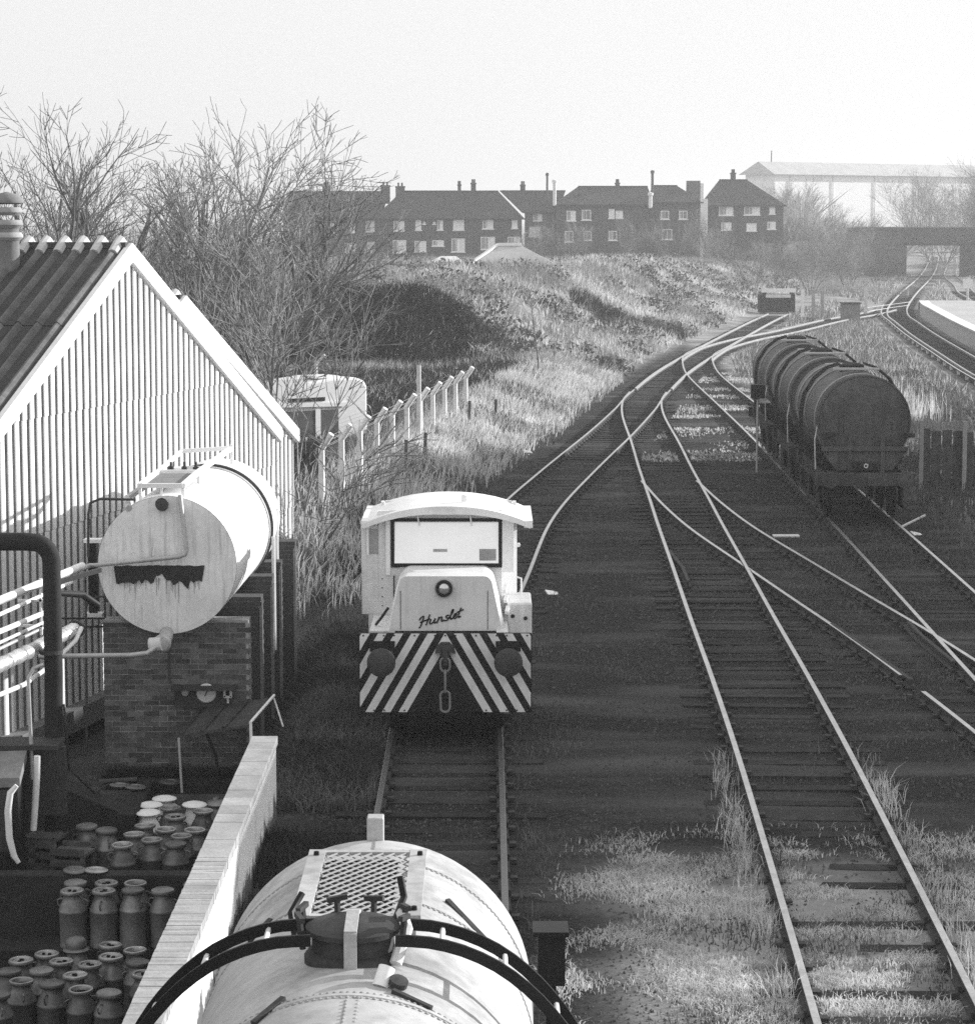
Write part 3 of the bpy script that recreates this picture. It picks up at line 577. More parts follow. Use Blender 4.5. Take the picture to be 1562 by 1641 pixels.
while y < 29.72:
    if k < 95: o = link('coping_brick', CB, t); o.location = (-2.7 + random.uniform(-.003,.003), y, .775 + random.uniform(-.003,.003)); y += .0738; k += 1
    else: o = link('coping_slab', CB2, t); o.location = (-2.7, min(y+.145, 29.6), .775 + random.uniform(-.003,.003)); y += .366
    o.rotation_euler = (0, random.uniform(-.008,.008), random.uniform(-.01,.01))
MB().box(-2.83,-2.575,8,29.74,.735,.815).build('mortar_bed', M['coping'], t)
# churns
PROF = [(0,0),(.155,0),(.168,.015),(.17,.03),(.163,.05),(.165,.44),(.171,.45),(.171,.47),(.163,.48),(.150,.53),(.112,.60),(.104,.62),(.104,.66)]
def churn_body(m, steps=20): return MB().lathe(PROF, n=steps).mesh('body', m, True)
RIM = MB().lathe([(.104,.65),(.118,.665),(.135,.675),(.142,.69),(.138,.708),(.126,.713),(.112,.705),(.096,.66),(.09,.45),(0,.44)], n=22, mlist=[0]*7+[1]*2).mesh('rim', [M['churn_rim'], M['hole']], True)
SUNK = MB().lathe([(.104,.655),(.126,.66),(.142,.672),(.148,.69),(.142,.71),(.125,.718),(.105,.712),(.095,.695),(.03,.69),(0,.69)], n=22).mesh('lid', M['churn_rim'], True)
FLAT = MB().lathe([(.104,.655),(.126,.66),(.140,.672),(.146,.69),(.138,.712),(.1,.728),(0,.735)], n=22).mesh('lid', M['churn'], True)
WHITE = MB().lathe([(.1,.655),(.13,.66),(.155,.672),(.17,.69),(.16,.705),(.1,.725),(0,.735)], n=22).mesh('lid', M['white'], True)
DOME = MB().lathe([(.104,.655),(.15,.66),(.16,.675),(.15,.69),(.125,.7),(.13,.75),(.12,.79),(.09,.82),(0,.835)], n=22).mesh('lid', M['churn'], True)
CAPL = MB().lathe([(.104,.655),(.14,.66),(.15,.675),(.13,.70),(.1,.72),(.05,.735),(.045,.765),(0,.77)], n=22).mesh('lid', M['churn_rim'], True)
KNOB = MB().box(-.05,-.015,-.02,.03,.69,.708).box(.02,.055,-.035,0,.69,.708).mesh('lid_knob', M['hole'])
HAND = MB().tube([(.155,0,.5),(.185,0,.53),(.185,0,.58),(.15,0,.6),(.115,0,.6)], .011, 6).mesh('handle', M['churn'], True)
BODY = churn_body(M['churn']); BODYW = churn_body(M['white'])
def churn(kind, x, y, z, label, group):
    t = thing('milk_churn', label, 'milk churn', (x, y, z), random.uniform(0, 6.28), group)
    t.rotation_euler[0] = random.uniform(-.03,.03); t.rotation_euler[1] = random.uniform(-.03,.03)
    wh = kind == 'w'
    link('body', BODYW if wh else BODY, t)
    l = link({'o':'rim'}.get(kind, 'lid'), {'o':RIM,'s':SUNK,'f':FLAT,'w':WHITE,'d':DOME if z < -2 else CAPL}[kind], t)
    if kind == 's': link('lid_knob', KNOB, l)
    for a in (0, math.pi):
        h = link('handle', HAND, t); h.rotation_euler = (0,0,a)
        if wh: h.data = h.data.copy(); h.data.materials[0] = M['white']
UPC = [('w',-4.42,33.45),('w',-4.56,33.10),('w',-4.53,32.67),('w',-3.98,33.12),('o',-4.26,32.9),('s',-4.14,32.41),('d',-3.68,33.26),('o',-3.81,32.73),('o',-4.46,31.89),('o',-4.19,31.71),('o',-3.81,31.68),('o',-4.54,31.44),('o',-3.93,31.35),('o',-4.27,31.15),('o',-4.61,30.92),('f',-3.96,30.95),('f',-5.22,31.88),('f',-4.95,31.66)]
BKC = [('f',-5.05,29.85),('s',-5.02,29.5),('s',-4.68,29.85),('s',-4.66,29.5),('f',-4.30,29.5),('f',-3.55,29.52),('o',-4.32,29.85),('f',-3.92,29.5),('d',-3.6,29.86),('s',-3.2,29.84),('o',-3.2,29.47)]
FRC = [('d',-4.86,28.78),('s',-4.5,28.88),('o',-4.14,28.68),('s',-5.18,28.53),('s',-5.42,28.28),('s',-4.96,28.22),('s',-4.61,28.11),('s',-4.42,28.42),('f',-4.07,28.18),('f',-5.49,27.83),('f',-5.13,27.88),('s',-4.7,27.69),('o',-5.29,27.48),('f',-4.93,27.38),('f',-4.24,27.05),('f',-5.46,26.98),('s',-3.78,28.82),('f',-3.7,28.3),('s',-3.95,27.75),('o',-4.55,27.2)]
LU = ['white churn furthest back in the upper yard','white churn with broad lid, leftmost by the retaining wall','white churn nearest the divider wall, below two other white churns','white churn half hidden behind a dark open churn','dark open churn beside the white churns','dark churn with sunken lid and looped handle, right of the white churns','dark churn with a knobbed cap, furthest right by the parapet','dark open churn in front of the knob-capped churn','dark open churn just below the lowest white churn','dark open churn in the middle of the upper yard cluster','dark open churn against the parapet, right of the middle','dark open churn, third from the divider on the left side of the cluster','small dark open churn behind the flat-lidded front churn','dark open churn in the middle of the front row behind the divider','dented dark open churn, left of the front row behind the divider','churn with flat pale lid, right of the front row behind the divider','dim dark churn with flat lid by the crates','dim dark churn standing right of the one by the crates']
LB = ['flat-lidded churn back left against the divider wall','tall churn with sunken bright lid, leftmost of the ledge row','churn with tilted sunken lid behind the second ledge churn','tall churn with sunken lid, second from the left on the ledge','flat-lidded churn in the middle of the ledge row','dim flat-lidded churn on the ledge beside the parapet','open churn against the divider, middle of the ledge','flat-lidded churn with bright shoulder near the parapet','dark churn with capped lid behind the bright-shouldered one','churn with sunken lid in the corner of divider and parapet','open churn on the ledge tight against the parapet']
LF = ['churn with a domed dark cap in front of the ledge','churn with bright sunken lid right of the domed one','open dark churn right of the bright-lidded one','churn with sunken lid, upper left of the lower yard','churn with sunken lid at the far left of the lower yard','churn with sunken lid left of the middle of the lower yard','churn with bright sunken lid in the middle of the lower yard','churn with bright sunken lid touching the middle one','flat-lidded churn standing by the parapet in the lower yard','flat-lidded churn at the left edge of the lower yard','flat-lidded churn, second from the left in the lower yard','churn with sunken lid and dark shadow under its rim','open-mouthed churn with pale shoulder at lower left','churn with pale flat lid, front middle of the lower yard','large dim flat-lidded churn nearest the viewer by the parapet','churn with pale shoulder cut by the left picture edge','churn with sunken lid beside the parapet just below the ledge','flat-lidded churn half hidden by the parapet, second below the ledge','churn with sunken lid by the parapet, midway down the lower yard','open churn between the dark-rimmed churn and the large dim one']
for (k, x, y), l in zip(UPC, LU): churn(k, min(x,-3.06), y, -1.51, l, 'milk churns in the upper yard')
for (k, x, y), l in zip(BKC, LB): churn(k, min(x,-3.06), y, -1.72, l, 'milk churns on the ledge')
for (k, x, y), l in zip(FRC, LF): churn(k, min(x,-3.06), y, -2.22, l, 'milk churns in the lower yard')
# loose lids on the divider and on the ground by the pier
for (x, y, z, l) in ((-5.1,30.14,-.965,'dull churn lid lying on the divider wall, left one'), (-4.84,30.14,-.965,'pale churn lid lying on the divider wall, right one'), (-5.1,33.95,-.77,'dark lid on the ground left of the scrap by the pier'), (-4.86,33.8,-.76,'dark hollow lid lying on the ground behind the retaining wall'), (-4.42,34.1,-.76,'dark lid lying on the ground under the canopy')):
    o = tag(MB().lathe([(0,0),(.12,0),(.145,.015),(.15,.03),(.13,.045),(.1,.05),(.09,.035),(0,.03)], n=20).build('churn_lid', M['churn_rim' if 'pale' in l else 'churn'], None, True), l, 'lid', 'loose churn lids'); o.location = (x, y, z); o.rotation_euler = (random.uniform(-.1,.1), .05, 0)
tag(MB().bar((-5.42,34.2,-.74),(-4.9,34.25,-.72),.1,.03).build('scrap_board', M['wood']), 'loose board on the ground behind the retaining wall', 'board')
# crates
for i, (x, y, z, l) in enumerate(((-5.75,31.75,-1.51,'slatted wooden crate standing at the left of the upper yard'), (-5.32,31.35,-1.51,'slatted wooden crate beside the dim churns'))):
    t = thing('slatted_crate', l, 'crate', (x, y, z), -.25, 'slatted crates')
    for sx in (-.2,.2):
        for sy in (-.17,.17): MB().box(sx-.025,sx+.025,sy-.02,sy+.02,0,.62-.1*i).build('post', M['wood'], t)
    for k in range(4):
        for sy in (-.2,.2): MB().box(-.23,.23,sy-.012,sy+.012,.04+.15*k,.13+.15*k).build('slat', M['wood'], t)
    MB().box(-.24,.24,-.2,.2,.58-.1*i,.62-.1*i).build('top', M['wood'], t)
# dark tanker cabinet with hanging hoses
t = thing('pump_cabinet', 'dark steel cabinet with pale top panel at the left edge', 'cabinet')
MB().box(-7.6,-5.93,30.9,31.35,-1.5,.05).build('body', M['black'], t, False, .02)
MB().add([(-7.6,30.88,.02),(-5.9,30.88,.06),(-5.9,31.4,.3),(-7.6,31.4,.26),(-7.6,30.88,-.1),(-5.9,30.88,-.06),(-5.9,31.4,.18),(-7.6,31.4,.14)], [(0,1,2,3),(7,6,5,4),(0,4,5,1),(1,5,6,2),(2,6,7,3),(3,7,4,0)]).build('top_panel', M['concrete'], t)
MB().box(-7.5,-6.0,30.86,30.9,-.9,-.1).build('door', M['iron'], t, False, .01)
MB().box(-7.6,-5.45,31.6,31.75,-.6,.3).build('back_panel', M['iron'], t)
MB().box(-7.6,-5.5,31.4,31.95,.301,.36).build('hood', M['iron'], t)
tag(MB().tube([(-5.93,30.84,-.03),(-6.01,30.82,-.12),(-6.045,30.81,-.35),(-6.03,30.8,-.7),(-5.98,30.8,-.92),(-5.92,30.8,-1.02)], [.03,.042,.044,.044,.04,.028], 10).build('delivery_hose', M['hose'], None, True), 'curved white delivery hose hanging on the dark cabinet', 'hose')
tag(MB().tube([(-5.75,31.3,.25),(-5.76,31.3,.0),(-5.79,31.3,-.4),(-5.82,31.3,-.72)], [.042,.045,.044,.042], 10).build('delivery_hose', M['hose'], None, True), 'straight white hose hanging beside the thick dark pipe', 'hose')
pipe('hose_line', 'thin dark hose trailing from the dark pipe to the ground', [(-5.5,31.9,.8),(-5.48,32.1,-.1),(-5.35,33.3,-.7),(-5.25,33.9,-.72)], .015, 'iron', cat='hose')

# ------------------------------------------------------------------ shunting locomotive
def clip(poly, x0, x1, y0, y1):
    for ax, lim, sg in ((0,x0,1),(0,x1,-1),(1,y0,1),(1,y1,-1)):
        out = []
        for i, p in enumerate(poly):
            q = poly[(i+1) % len(poly)]; a = sg*(p[ax]-lim); b = sg*(q[ax]-lim)
            if a >= 0: out.append(p)
            if a*b < 0: k = a/(a-b); out.append((p[0]+(q[0]-p[0])*k, p[1]+(q[1]-p[1])*k))
        poly = out
        if not poly: return []
    return poly
lo = thing('shunting_locomotive', 'pale four-wheeled diesel shunter with chevron-striped buffer beam and an open cab', 'locomotive', (-.577, 33.7, 0))
MB().box(-1.185,1.185,0,.05,.33,1.44).build('buffer_beam', M['black'], lo, False, .02)
beam = lo.children[0]
for sg in (-1, 1):
    for k in range(6):
        a, b = -.112+.2275*k, .006+.2275*k
        P = clip([(a,0),(b,0),(b+.58*1.11,1.11),(a+.58*1.11,1.11)], 0.0, 1.17, 0.008, 1.10)
        if len(P) < 3: continue
        pp = [(sg*x, 1.44-v) for x, v in P]
        if sg < 0: pp = pp[::-1]
        MB().prism(pp, (0,-.004,0), (1,0,0), (0,0,1), (0,.006,0)).build('stripe', M['loco'], beam)
for x in (-.86, .86):
    MB().lathe([(0,-.46),(.1,-.455),(.17,-.44),(.195,-.42),(.195,-.39),(.15,-.375),(.075,-.36),(.075,-.2),(.1,-.2),(.12,0),(0,.0)], (x,0,1.1), 28, (0,1,0)).build('buffer', M['buffer'], lo, True)
    MB().box(x-.17,x+.17,-.05,-.002,1.19,1.33).build('buffer_step', M['black'], lo)
hk = MB(); hk.prism([(-.14,.0),(-.12,.09),(-.05,.15),(.05,.15),(.12,.09),(.14,0),(.07,.02),(.05,-.06),(-.05,-.06),(-.07,.02)], (0,-.12,1.17), (1,0,0), (0,0,1), (0,.12,0)); hk.bar((0,-.15,1.25),(0,-.15,1.02),.06,.05,(0,1,0))
hk.build('coupling_hook', M['iron'], lo)
def link_ring(z0, z1, wd, flat):
    mb = MB(); h = (z1-z0)/2; zc = (z0+z1)/2; pts = []
    for i in range(17):
        a = 2*math.pi*i/16; x = wd*math.cos(a); z = (h-wd)*(1 if math.sin(a) > 0 else -1) + wd*math.sin(a)
        pts.append((x, -.15, zc+z) if flat else (0, -.15+x, zc+z))
    return mb.tube(pts, .017, 6, False)
for z0, z1, f in ((.93,1.12,True),(.64,.95,False),(.37,.66,True)): link_ring(z0, z1, .065, f).build('chain_link', M['concrete'], lo, True)
# bonnet
def rr(wb, wt, h, r, n=5, cx=0):
    P = [(cx-wb,0),(cx+wb,0)]; sl = (wb-wt)/h
    for i in range(n+1):
        a = i/n*math.pi/2; P.append((cx+wt-r+r*math.cos(a) + sl*r*(1-math.sin(a)), h-r+r*math.sin(a)))
    for i in range(n+1):
        a = math.pi/2 + i/n*math.pi/2; P.append((cx-wt+r+r*math.cos(a) - sl*r*(1-math.sin(a)), h-r+r*math.sin(a)))
    return P
f0 = rr(.78,.62,.76,.09); f1 = rr(.82,.64,.765,.13)
bn = MB(); vs = [(x,.30,1.42+z) for x, z in f0] + [(x,.52,1.42+z) for x, z in f1] + [(x,1.72,1.42+z-.05) for x, z in f1]; n = len(f0)
bn.add(vs, [tuple(range(n-1,-1,-1))] + [(r_*n+i, r_*n+(i+1)%n, (r_+1)*n+(i+1)%n, (r_+1)*n+i) for r_ in (0,1) for i in range(n)])
bn.build('bonnet', M['loco'], lo, True)
hl = MB().lathe([(0,-.02),(.105,-.02),(.115,-.03),(.115,-.085),(.1,-.095),(.085,-.09),(.082,-.05),(0,-.045)], (-.02,.30,2.02), 28, (0,1,0)).build('headlamp', M['black'], lo, True)
MB().lathe([(0,-.085),(.05,-.078),(.08,-.06),(.08,-.05)], (-.02,.30,2.02), 24, (0,1,0)).build('lamp_glass', M['lamp'], hl, True)
MB().lathe([(.117,-.04),(.132,-.035),(.132,-.002),(.117,-.002)], (-.02,.30,2.02), 28, (0,1,0)).build('lamp_rim', M['pale'], hl, True)
# script lettering on the bonnet
G = [[(-.45,1.35),(-.35,1.75),(-.05,2.0),(.12,1.9),(.02,1.0),(-.1,.0),(-.3,-.25)],[(1.0,2.05),(.85,1.0),(.72,0)],[(-.25,.85),(.3,1.0),(1.15,1.12)],
     [(1.3,1),(1.22,.3),(1.4,.02),(1.7,.2),(1.95,.95),(1.87,.25),(2.02,.02),(2.25,.2)],[(2.38,0),(2.48,.98)],[(2.46,.6),(2.75,.98),(2.98,.85),(2.95,.25),(3.1,.02),(3.35,.25)],
     [(4.0,.88),(3.8,1.04),(3.58,.9),(3.62,.64),(3.9,.42),(3.95,.14),(3.72,-.03),(3.4,.1)],[(4.0,.25),(4.45,1.3),(4.55,1.85),(4.42,2.0),(4.3,1.6),(4.28,.35),(4.42,.02),(4.7,.25)],
     [(4.7,.35),(5.1,.6),(5.15,.88),(4.97,1.0),(4.77,.7),(4.78,.25),(5.0,.0),(5.35,.28)],[(5.68,1.95),(5.5,.9),(5.48,.25),(5.62,.02),(5.85,.2)],[(5.25,1.2),(6.0,1.42)]]
lm = MB(); u = .0925
for st in G:
    P = catmull(st, .12) if len(st) > 2 else [Vector((p[0],p[1],0)) for p in st]
    Q = []
    for p in P:
        xx, zz = p.x*u + .2*p.y*.066, p.y*.066; Q.append(Vector((-.335 + xx, 0, 1.485 + zz + xx*.235)))
    tilt = .0
    for a, b in zip(Q[:-1], Q[1:]):
        d = (b-a); 
        if d.length < 1e-5: continue
        lm.bar(a + Vector((0,.294,0)) - d*.15, b + Vector((0,.294,0)) + d*.15, .019, .008, (0,1,0))
lm.build('lettering', M['black'], lo)
for z in (1.62, 1.78, 1.92): MB().bar((.835-.11*(z-1.42)+.03,.62,z),(.835-.11*(z-1.42)+.05,.75,z+.06),.05,.05).build('hinge', M['white'], lo)
# cab
yc = 1.72
cabm = MB()
cabm.box(-.98,.78,yc,yc+.05,.75,2.1); cabm.box(-.98,-.80,yc+.001,yc+.05,2.1,2.92); cabm.box(.78-.005,.80,yc+.001,yc+.05,2.1,2.92); cabm.box(-.80,.78,yc+.001,yc+.05,2.81,2.93)
cabm.build('cab_front', M['loco'], lo)
MB().add([(.78,yc-.004,1.02),(1.0,yc+.16,1.02),(1.0,yc+.16,2.86),(.78,yc-.004,2.9),(.78,yc+.05,1.02),(.97,yc+.2,1.02),(.97,yc+.2,2.86),(.78,yc+.05,2.9)], [(0,1,2,3),(7,6,5,4),(0,4,5,1),(1,5,6,2),(2,6,7,3),(3,7,4,0)]).build('corner_pillar', M['loco_white'], lo)
MB().box(-.875,-.815,yc-.05,yc-.002,2.0,2.86).build('corner_strip', M['loco_white'], lo)
MB().box(.79,.95,yc-.05,yc+.0,2.04,2.86).add([], []).build('corner_strip', M['loco_white'], lo)
MB().box(-1.0,-.95,yc+.06,yc+1.5,.75,1.95).box(-1.0,-.95,yc+.06,yc+.3,1.96,2.9).box(-1.0,-.95,yc+1.3,yc+1.5,1.96,2.9).build('cab_side', M['loco'], lo)
MB().box(.95,1.0,yc+.9,yc+1.5,.75,1.5).box(.95,1.0,yc+1.35,yc+1.5,1.51,2.9).build('cab_side', M['loco'], lo)
MB().box(-.94,.94,yc+1.5,yc+1.55,.75,1.9).box(-.94,-.75,yc+1.5,yc+1.55,1.91,2.9).box(.75,.94,yc+1.5,yc+1.55,1.91,2.9).box(-.1,.1,yc+1.5,yc+1.55,1.91,2.9).build('cab_back', M['loco'], lo)
wf = MB()
for a in ((-.80,.78,2.11,2.165),(-.80,.78,2.77,2.815),(-.80,-.755,2.166,2.769),(.735,.78,2.166,2.769)): wf.box(a[0],a[1],yc-.03,yc+.03,a[2],a[3])
wf = wf.build('window', M['black'], lo)
MB().add([(-.755,yc-.012,2.166),(.735,yc-.012,2.166),(.735,yc+.085,2.769),(-.755,yc+.085,2.769),(-.755,yc,2.166),(.735,yc,2.166),(.735,yc+.097,2.769),(-.755,yc+.097,2.769)], [(0,1,2,3),(7,6,5,4),(0,4,5,1),(1,5,6,2),(2,6,7,3),(3,7,4,0)]).build('pane', M['glasspane'], wf)
for x in (-.42, .33): MB().bar((x,yc-.04,2.86),(x+.02,yc-.04,2.72),.02,.015,(0,1,0)).build('wiper', M['white'], wf)
MB().box(.46,.7,yc-.006,yc+.004,2.2,2.37).build('sticker', M['coping'], wf); MB().box(-.2,.0,yc-.006,yc+.004,2.33,2.37).build('sticker', M['coping'], wf)
rf = MB(); nseg = 14; top = []; bot = []
for i in range(nseg+1):
    x = -1.2 + 2.4*i/nseg; z = 2.74 + .25*(1-(abs(x)/1.2)**2.2) if abs(x) < 1.2 else 2.74
    top.append((x, z+.02)); bot.append((x*.99, z-.1 + .05*(abs(x)/1.2)))
poly = bot + top[::-1]
rf.prism(poly, (0,yc-.22,0), (1,0,0), (0,0,1), (0,1.95,0)).build('cab_roof', M['loco_white'], lo, True)
MB().box(1.1,1.22,yc-.2,yc+1.7,2.7,2.8).build('gutter', M['loco_white'], lo); MB().box(-1.22,-1.1,yc-.2,yc+1.7,2.7,2.8).build('gutter', M['loco_white'], lo)
MB().lathe([(0,0),(.05,0),(.05,.09),(.03,.1),(0,.1)], (.25,yc+.3,3.02), 10).build('horn', M['white'], lo, True)
dr = MB().box(-1.225,-.87,yc+.02,yc+.06,1.42,2.7).box(-1.13,-.87,yc+.02,yc+.06,.95,1.419).build('cab_door', M['loco'], lo, False, .01)
dr['label'] = 'cab door swung open towards the viewer'
MB().box(-1.14,-.92,yc+.004,yc+.018,2.3,2.66).build('window', M['coping'], dr, False, .03); MB().box(-1.15,-1.12,yc-.004,yc+.016,2.28,2.68).build('window_edge', M['loco_white'], dr)
MB().box(.86,1.2,.9,1.9,.78,1.72).build('sand_box', M['loco'], lo, False, .03)
for x, z in ((1.11,1.5),(.93,1.53)): MB().lathe([(0,0),(.028,0),(.028,.01),(0,.01)], (x,.895,z), 10, (0,-1,0)).build('bolt', M['black'], lo)
MB().tube([(-.76,yc-.01,1.5),(-.76,yc-.06,1.53),(-.76,yc-.06,1.95),(-.76,yc-.01,1.98)], .012, 6).build('handrail', M['iron'], lo, True)
rvl = MB()
for k in range(17):
    x = -1.12+.14*k
    for z in (1.405,.365): rvl.lathe([(.014,0),(.011,.006),(0,.009)], (x,-.006,z), 6, (0,-1,0))
for k in range(9):
    rvl.lathe([(.011,0),(.008,.005),(0,.007)], (-.93,yc-.002,.9+.13*k), 6, (0,-1,0))
tag(rvl.build('rivets', M['buffer'], lo), kind='stuff')
for x in (-.62,.58): MB().box(x-.004,x+.004,.293,.299,1.44,1.98).build('panel_seam', M['iron'], lo)
for x in (-.2,.2): MB().tube([(x,-.03,.62),(x*1.05,-.06,.45),(x*1.2,-.03,.3)], .02, 6).build('brake_hose', M['black'], lo, True)
MB().box(-1.05,-.7,.3,1.7,1.2,1.42).build('running_plate', M['loco'], lo); MB().box(-1.1,1.1,.05,3.45,.75,.78).build('footplate', M['black'], lo); MB().box(.7,.86,.06,1.7,.785,1.44).build('running_plate', M['loco'], lo); MB().box(-.9,.9,.06,3.4,.4,.74).build('frame', M['black'], lo)
MB().tube([(.98,yc-.02,1.6),(1.06,yc-.02,1.62),(1.06,yc-.02,1.95),(.99,yc-.02,1.97)], .014, 6).build('handrail', M['white'], lo, True)
MB().lathe([(0,0),(.03,0),(.03,.05),(0,.05)], (1.02,yc+.1,2.42), 8, (0,-1,0)).build('door_catch', M['white'], lo)
MB().tube([(-.98,.7,1.44),(-.9,.62,1.55),(-.8,.55,1.7)], .02, 6).build('brake_lever', M['black'], lo)
MB().box(-1.2,1.2,3.46,3.51,.35,1.3).build('rear_beam', M['black'], lo)
for y in (.9, 2.6):
    for x in (-.72, .72):
        wl = MB().lathe([(0,-.06),(.4,-.06),(.46,-.065),(.46,.05),(.5,.055),(.5,.08),(0,.07)], (x,y,.47), 28, (-1 if x < 0 else 1,0,0)).build('wheel', M['iron'], lo, True)

# ------------------------------------------------------------------ milk tank wagon in the foreground
t = thing('tank_wagon', 'dusty silver milk tank wagon with mesh walkway and curved ladders, nearest the viewer', 'tank wagon', (-.635, 0, 0))
RW, ZW, YE = .885, 2.675, 13.9
MB().lathe([(0,-.12),(RW*.55,-.1),(RW*.9,-.035),(RW,.03),(RW,.45),(RW,1.2),(RW,2.),(RW,2.9),(RW,6.2),(RW*.9,6.27),(0,6.36)], (0,YE,ZW), 72, (0,-1,0)).build('tank', M['tank'], t, True)
rv = MB()
for y in (13.46, 12.72, 11.02):
    MB().lathe([(RW-.002,-.018),(RW+.006,-.016),(RW+.006,.016),(RW-.002,.018)], (0,y,ZW), 72, (0,1,0)).build('seam', M['tank'], t, True)
    for a in range(-80, 81, 2):
        s_, c_ = math.sin(R(a)), math.cos(R(a))
        for dy in ((-.035,.035) if y < 12 else (-.03,)):
            rv.lathe([(.011,0),(.009,.005),(0,.008)], (s_*(RW), y+dy, ZW+c_*RW), 6, (s_,0,c_))
y = 10.98
while y > 8: rv.lathe([(.011,0),(.009,.006),(0,.009)], (.0,y,ZW+RW), 6); rv.lathe([(.011,0),(.009,.006),(0,.009)], (.05,y,ZW+RW-.002), 6); y -= .05
tag(rv.build('rivets', M['rivet'], t, True), kind='stuff')
MB().box(-.004,.056,8,10.95,ZW+RW-.004,ZW+RW+.003).build('seam', M['tank'], t)
MB().box(-.004,.004,13.5,13.95,ZW+RW-.01,ZW+RW+.004).build('seam', M['seam'], t)
for (x0,y0,x1,y1) in ((.42,12.95,.62,12.72),(-.6,12.62,-.5,12.75),(.38,11.05,.2,11.12),(-.42,10.9,-.3,11.1)):
    z0 = ZW+math.sqrt(RW**2-x0**2); z1 = ZW+math.sqrt(RW**2-x1**2)
    MB().bar((x0,y0,z0+.012),(x1,y1,z1+.012),.028,.02).build('bracket', M['iron'], t)
MB().box(-.05,.045,13.86,13.97,ZW+RW-.06,ZW+RW+.13).build('lamp_socket', M['pale'], t, False, .008)
# mesh walkway
gf = MB(); zg = ZW+RW+.075
for x in (-.29, .26): gf.box(x-.045,x+.045,12.02,13.32,zg-.01,zg+.012)
gf.box(-.245,.215,13.27,13.32,zg-.01,zg+.01); gf.box(-.245,.215,12.02,12.06,zg-.01,zg+.01)
for x in (-.29,.26):
    for y in (12.1, 12.7, 13.25): gf.box(x-.02,x+.02,y-.02,y+.02,zg-.2,zg-.012)
gf = gf.build('walkway_frame', M['tank'], t)
for x in (-.29,.27):
    for y in (12.12, 13.2): MB().lathe([(0,0),(.016,0),(.014,.02),(0,.024)], (x,y,zg+.012), 8).build('bolt', M['black'], gf)
em = MB(); sp = .062
for k in range(-40, 60):
    for sg in (1, -1):
        P = []
        for q in np.arange(0, 1.3, .04):
            x = -.245 + sp*k + sg*q*.62; 
            if -.247 <= x <= .217: P.append(Vector((x, 12.06+q, zg + (.004 if sg > 0 else -.004))))
        if len(P) > 1: em.bar(P[0], P[-1], .0062, .008)
MB().box(-.245,.15,12.07,13.26,zg-.05,zg-.035).build('mesh_shade_plate', M['hole'], t)  # dark plate added below the mesh to stand for shade in its openings
tag(em.build('mesh', M['coping'], t), kind='stuff')
# manhole with strap
mh = MB().lathe([(.235,-.06),(.235,.0),(.22,.02),(.2,.03),(.195,.11),(.225,.115),(.228,.14),(.2,.155),(.1,.165),(0,.17)], (-.01,11.66,ZW+RW), 32).build('manhole', M['iron'], t, True)
MB().bar((-.01,11.90,ZW+RW+.15),(-.01,11.68,ZW+RW+.2),.06,.018).bar((-.01,11.68,ZW+RW+.2),(-.01,11.425,ZW+RW+.17),.06,.018).bar((-.01,11.42,ZW+RW+.17),(-.01,11.415,ZW+RW-.05),.06,.018,(0,1,0)).build('strap', M['coping'], mh)
for a in (20, 70, 110, 160, 200, 250, 290, 340):
    x, y = .25*math.cos(R(a)), .25*math.sin(R(a))
    if abs(x) < .09 and y < 0: continue
    MB().tube([(-.01+x,11.66+y,ZW+RW+.05),(-.01+x*1.06,11.66+y*1.06,ZW+RW+.2)], .016, 6).bar((-.01+x*1.06-.05*math.sin(R(a)),11.66+y*1.06+.05*math.cos(R(a)),ZW+RW+.2),(-.01+x*1.06+.05*math.sin(R(a)),11.66+y*1.06-.05*math.cos(R(a)),ZW+RW+.21),.025,.025).build('wing_bolt', M['iron'], mh)
MB().tube([(-.3,11.85,ZW+RW+.02),(-.33,11.95,ZW+RW+.12),(-.28,12.02,ZW+RW+.2)], .018, 6).build('catch', M['black'], t, True)
MB().tube([(.17,11.95,ZW+RW+.05),(.22,12.1,ZW+RW+.16),(.2,12.12,ZW+RW+.26)], .018, 6).build('catch', M['black'], t, True)
MB().tube([(.2,11.5,ZW+RW),(.25,11.62,ZW+RW+.14),(.22,11.8,ZW+RW+.16)], .03, 8).build('vent_pipe', M['offwhite'], t, True)
MB().tube([(.14,11.2,ZW+RW-.02),(.17,11.25,ZW+RW+.06)], .04, 10).build('valve', M['white'], t, True); MB().lathe([(0,0),(.045,0),(.045,.03),(0,.035)], (.22,11.2,ZW+RW-.01), 12, (.3,-.3,1)).build('valve_cap', M['iron'], t)
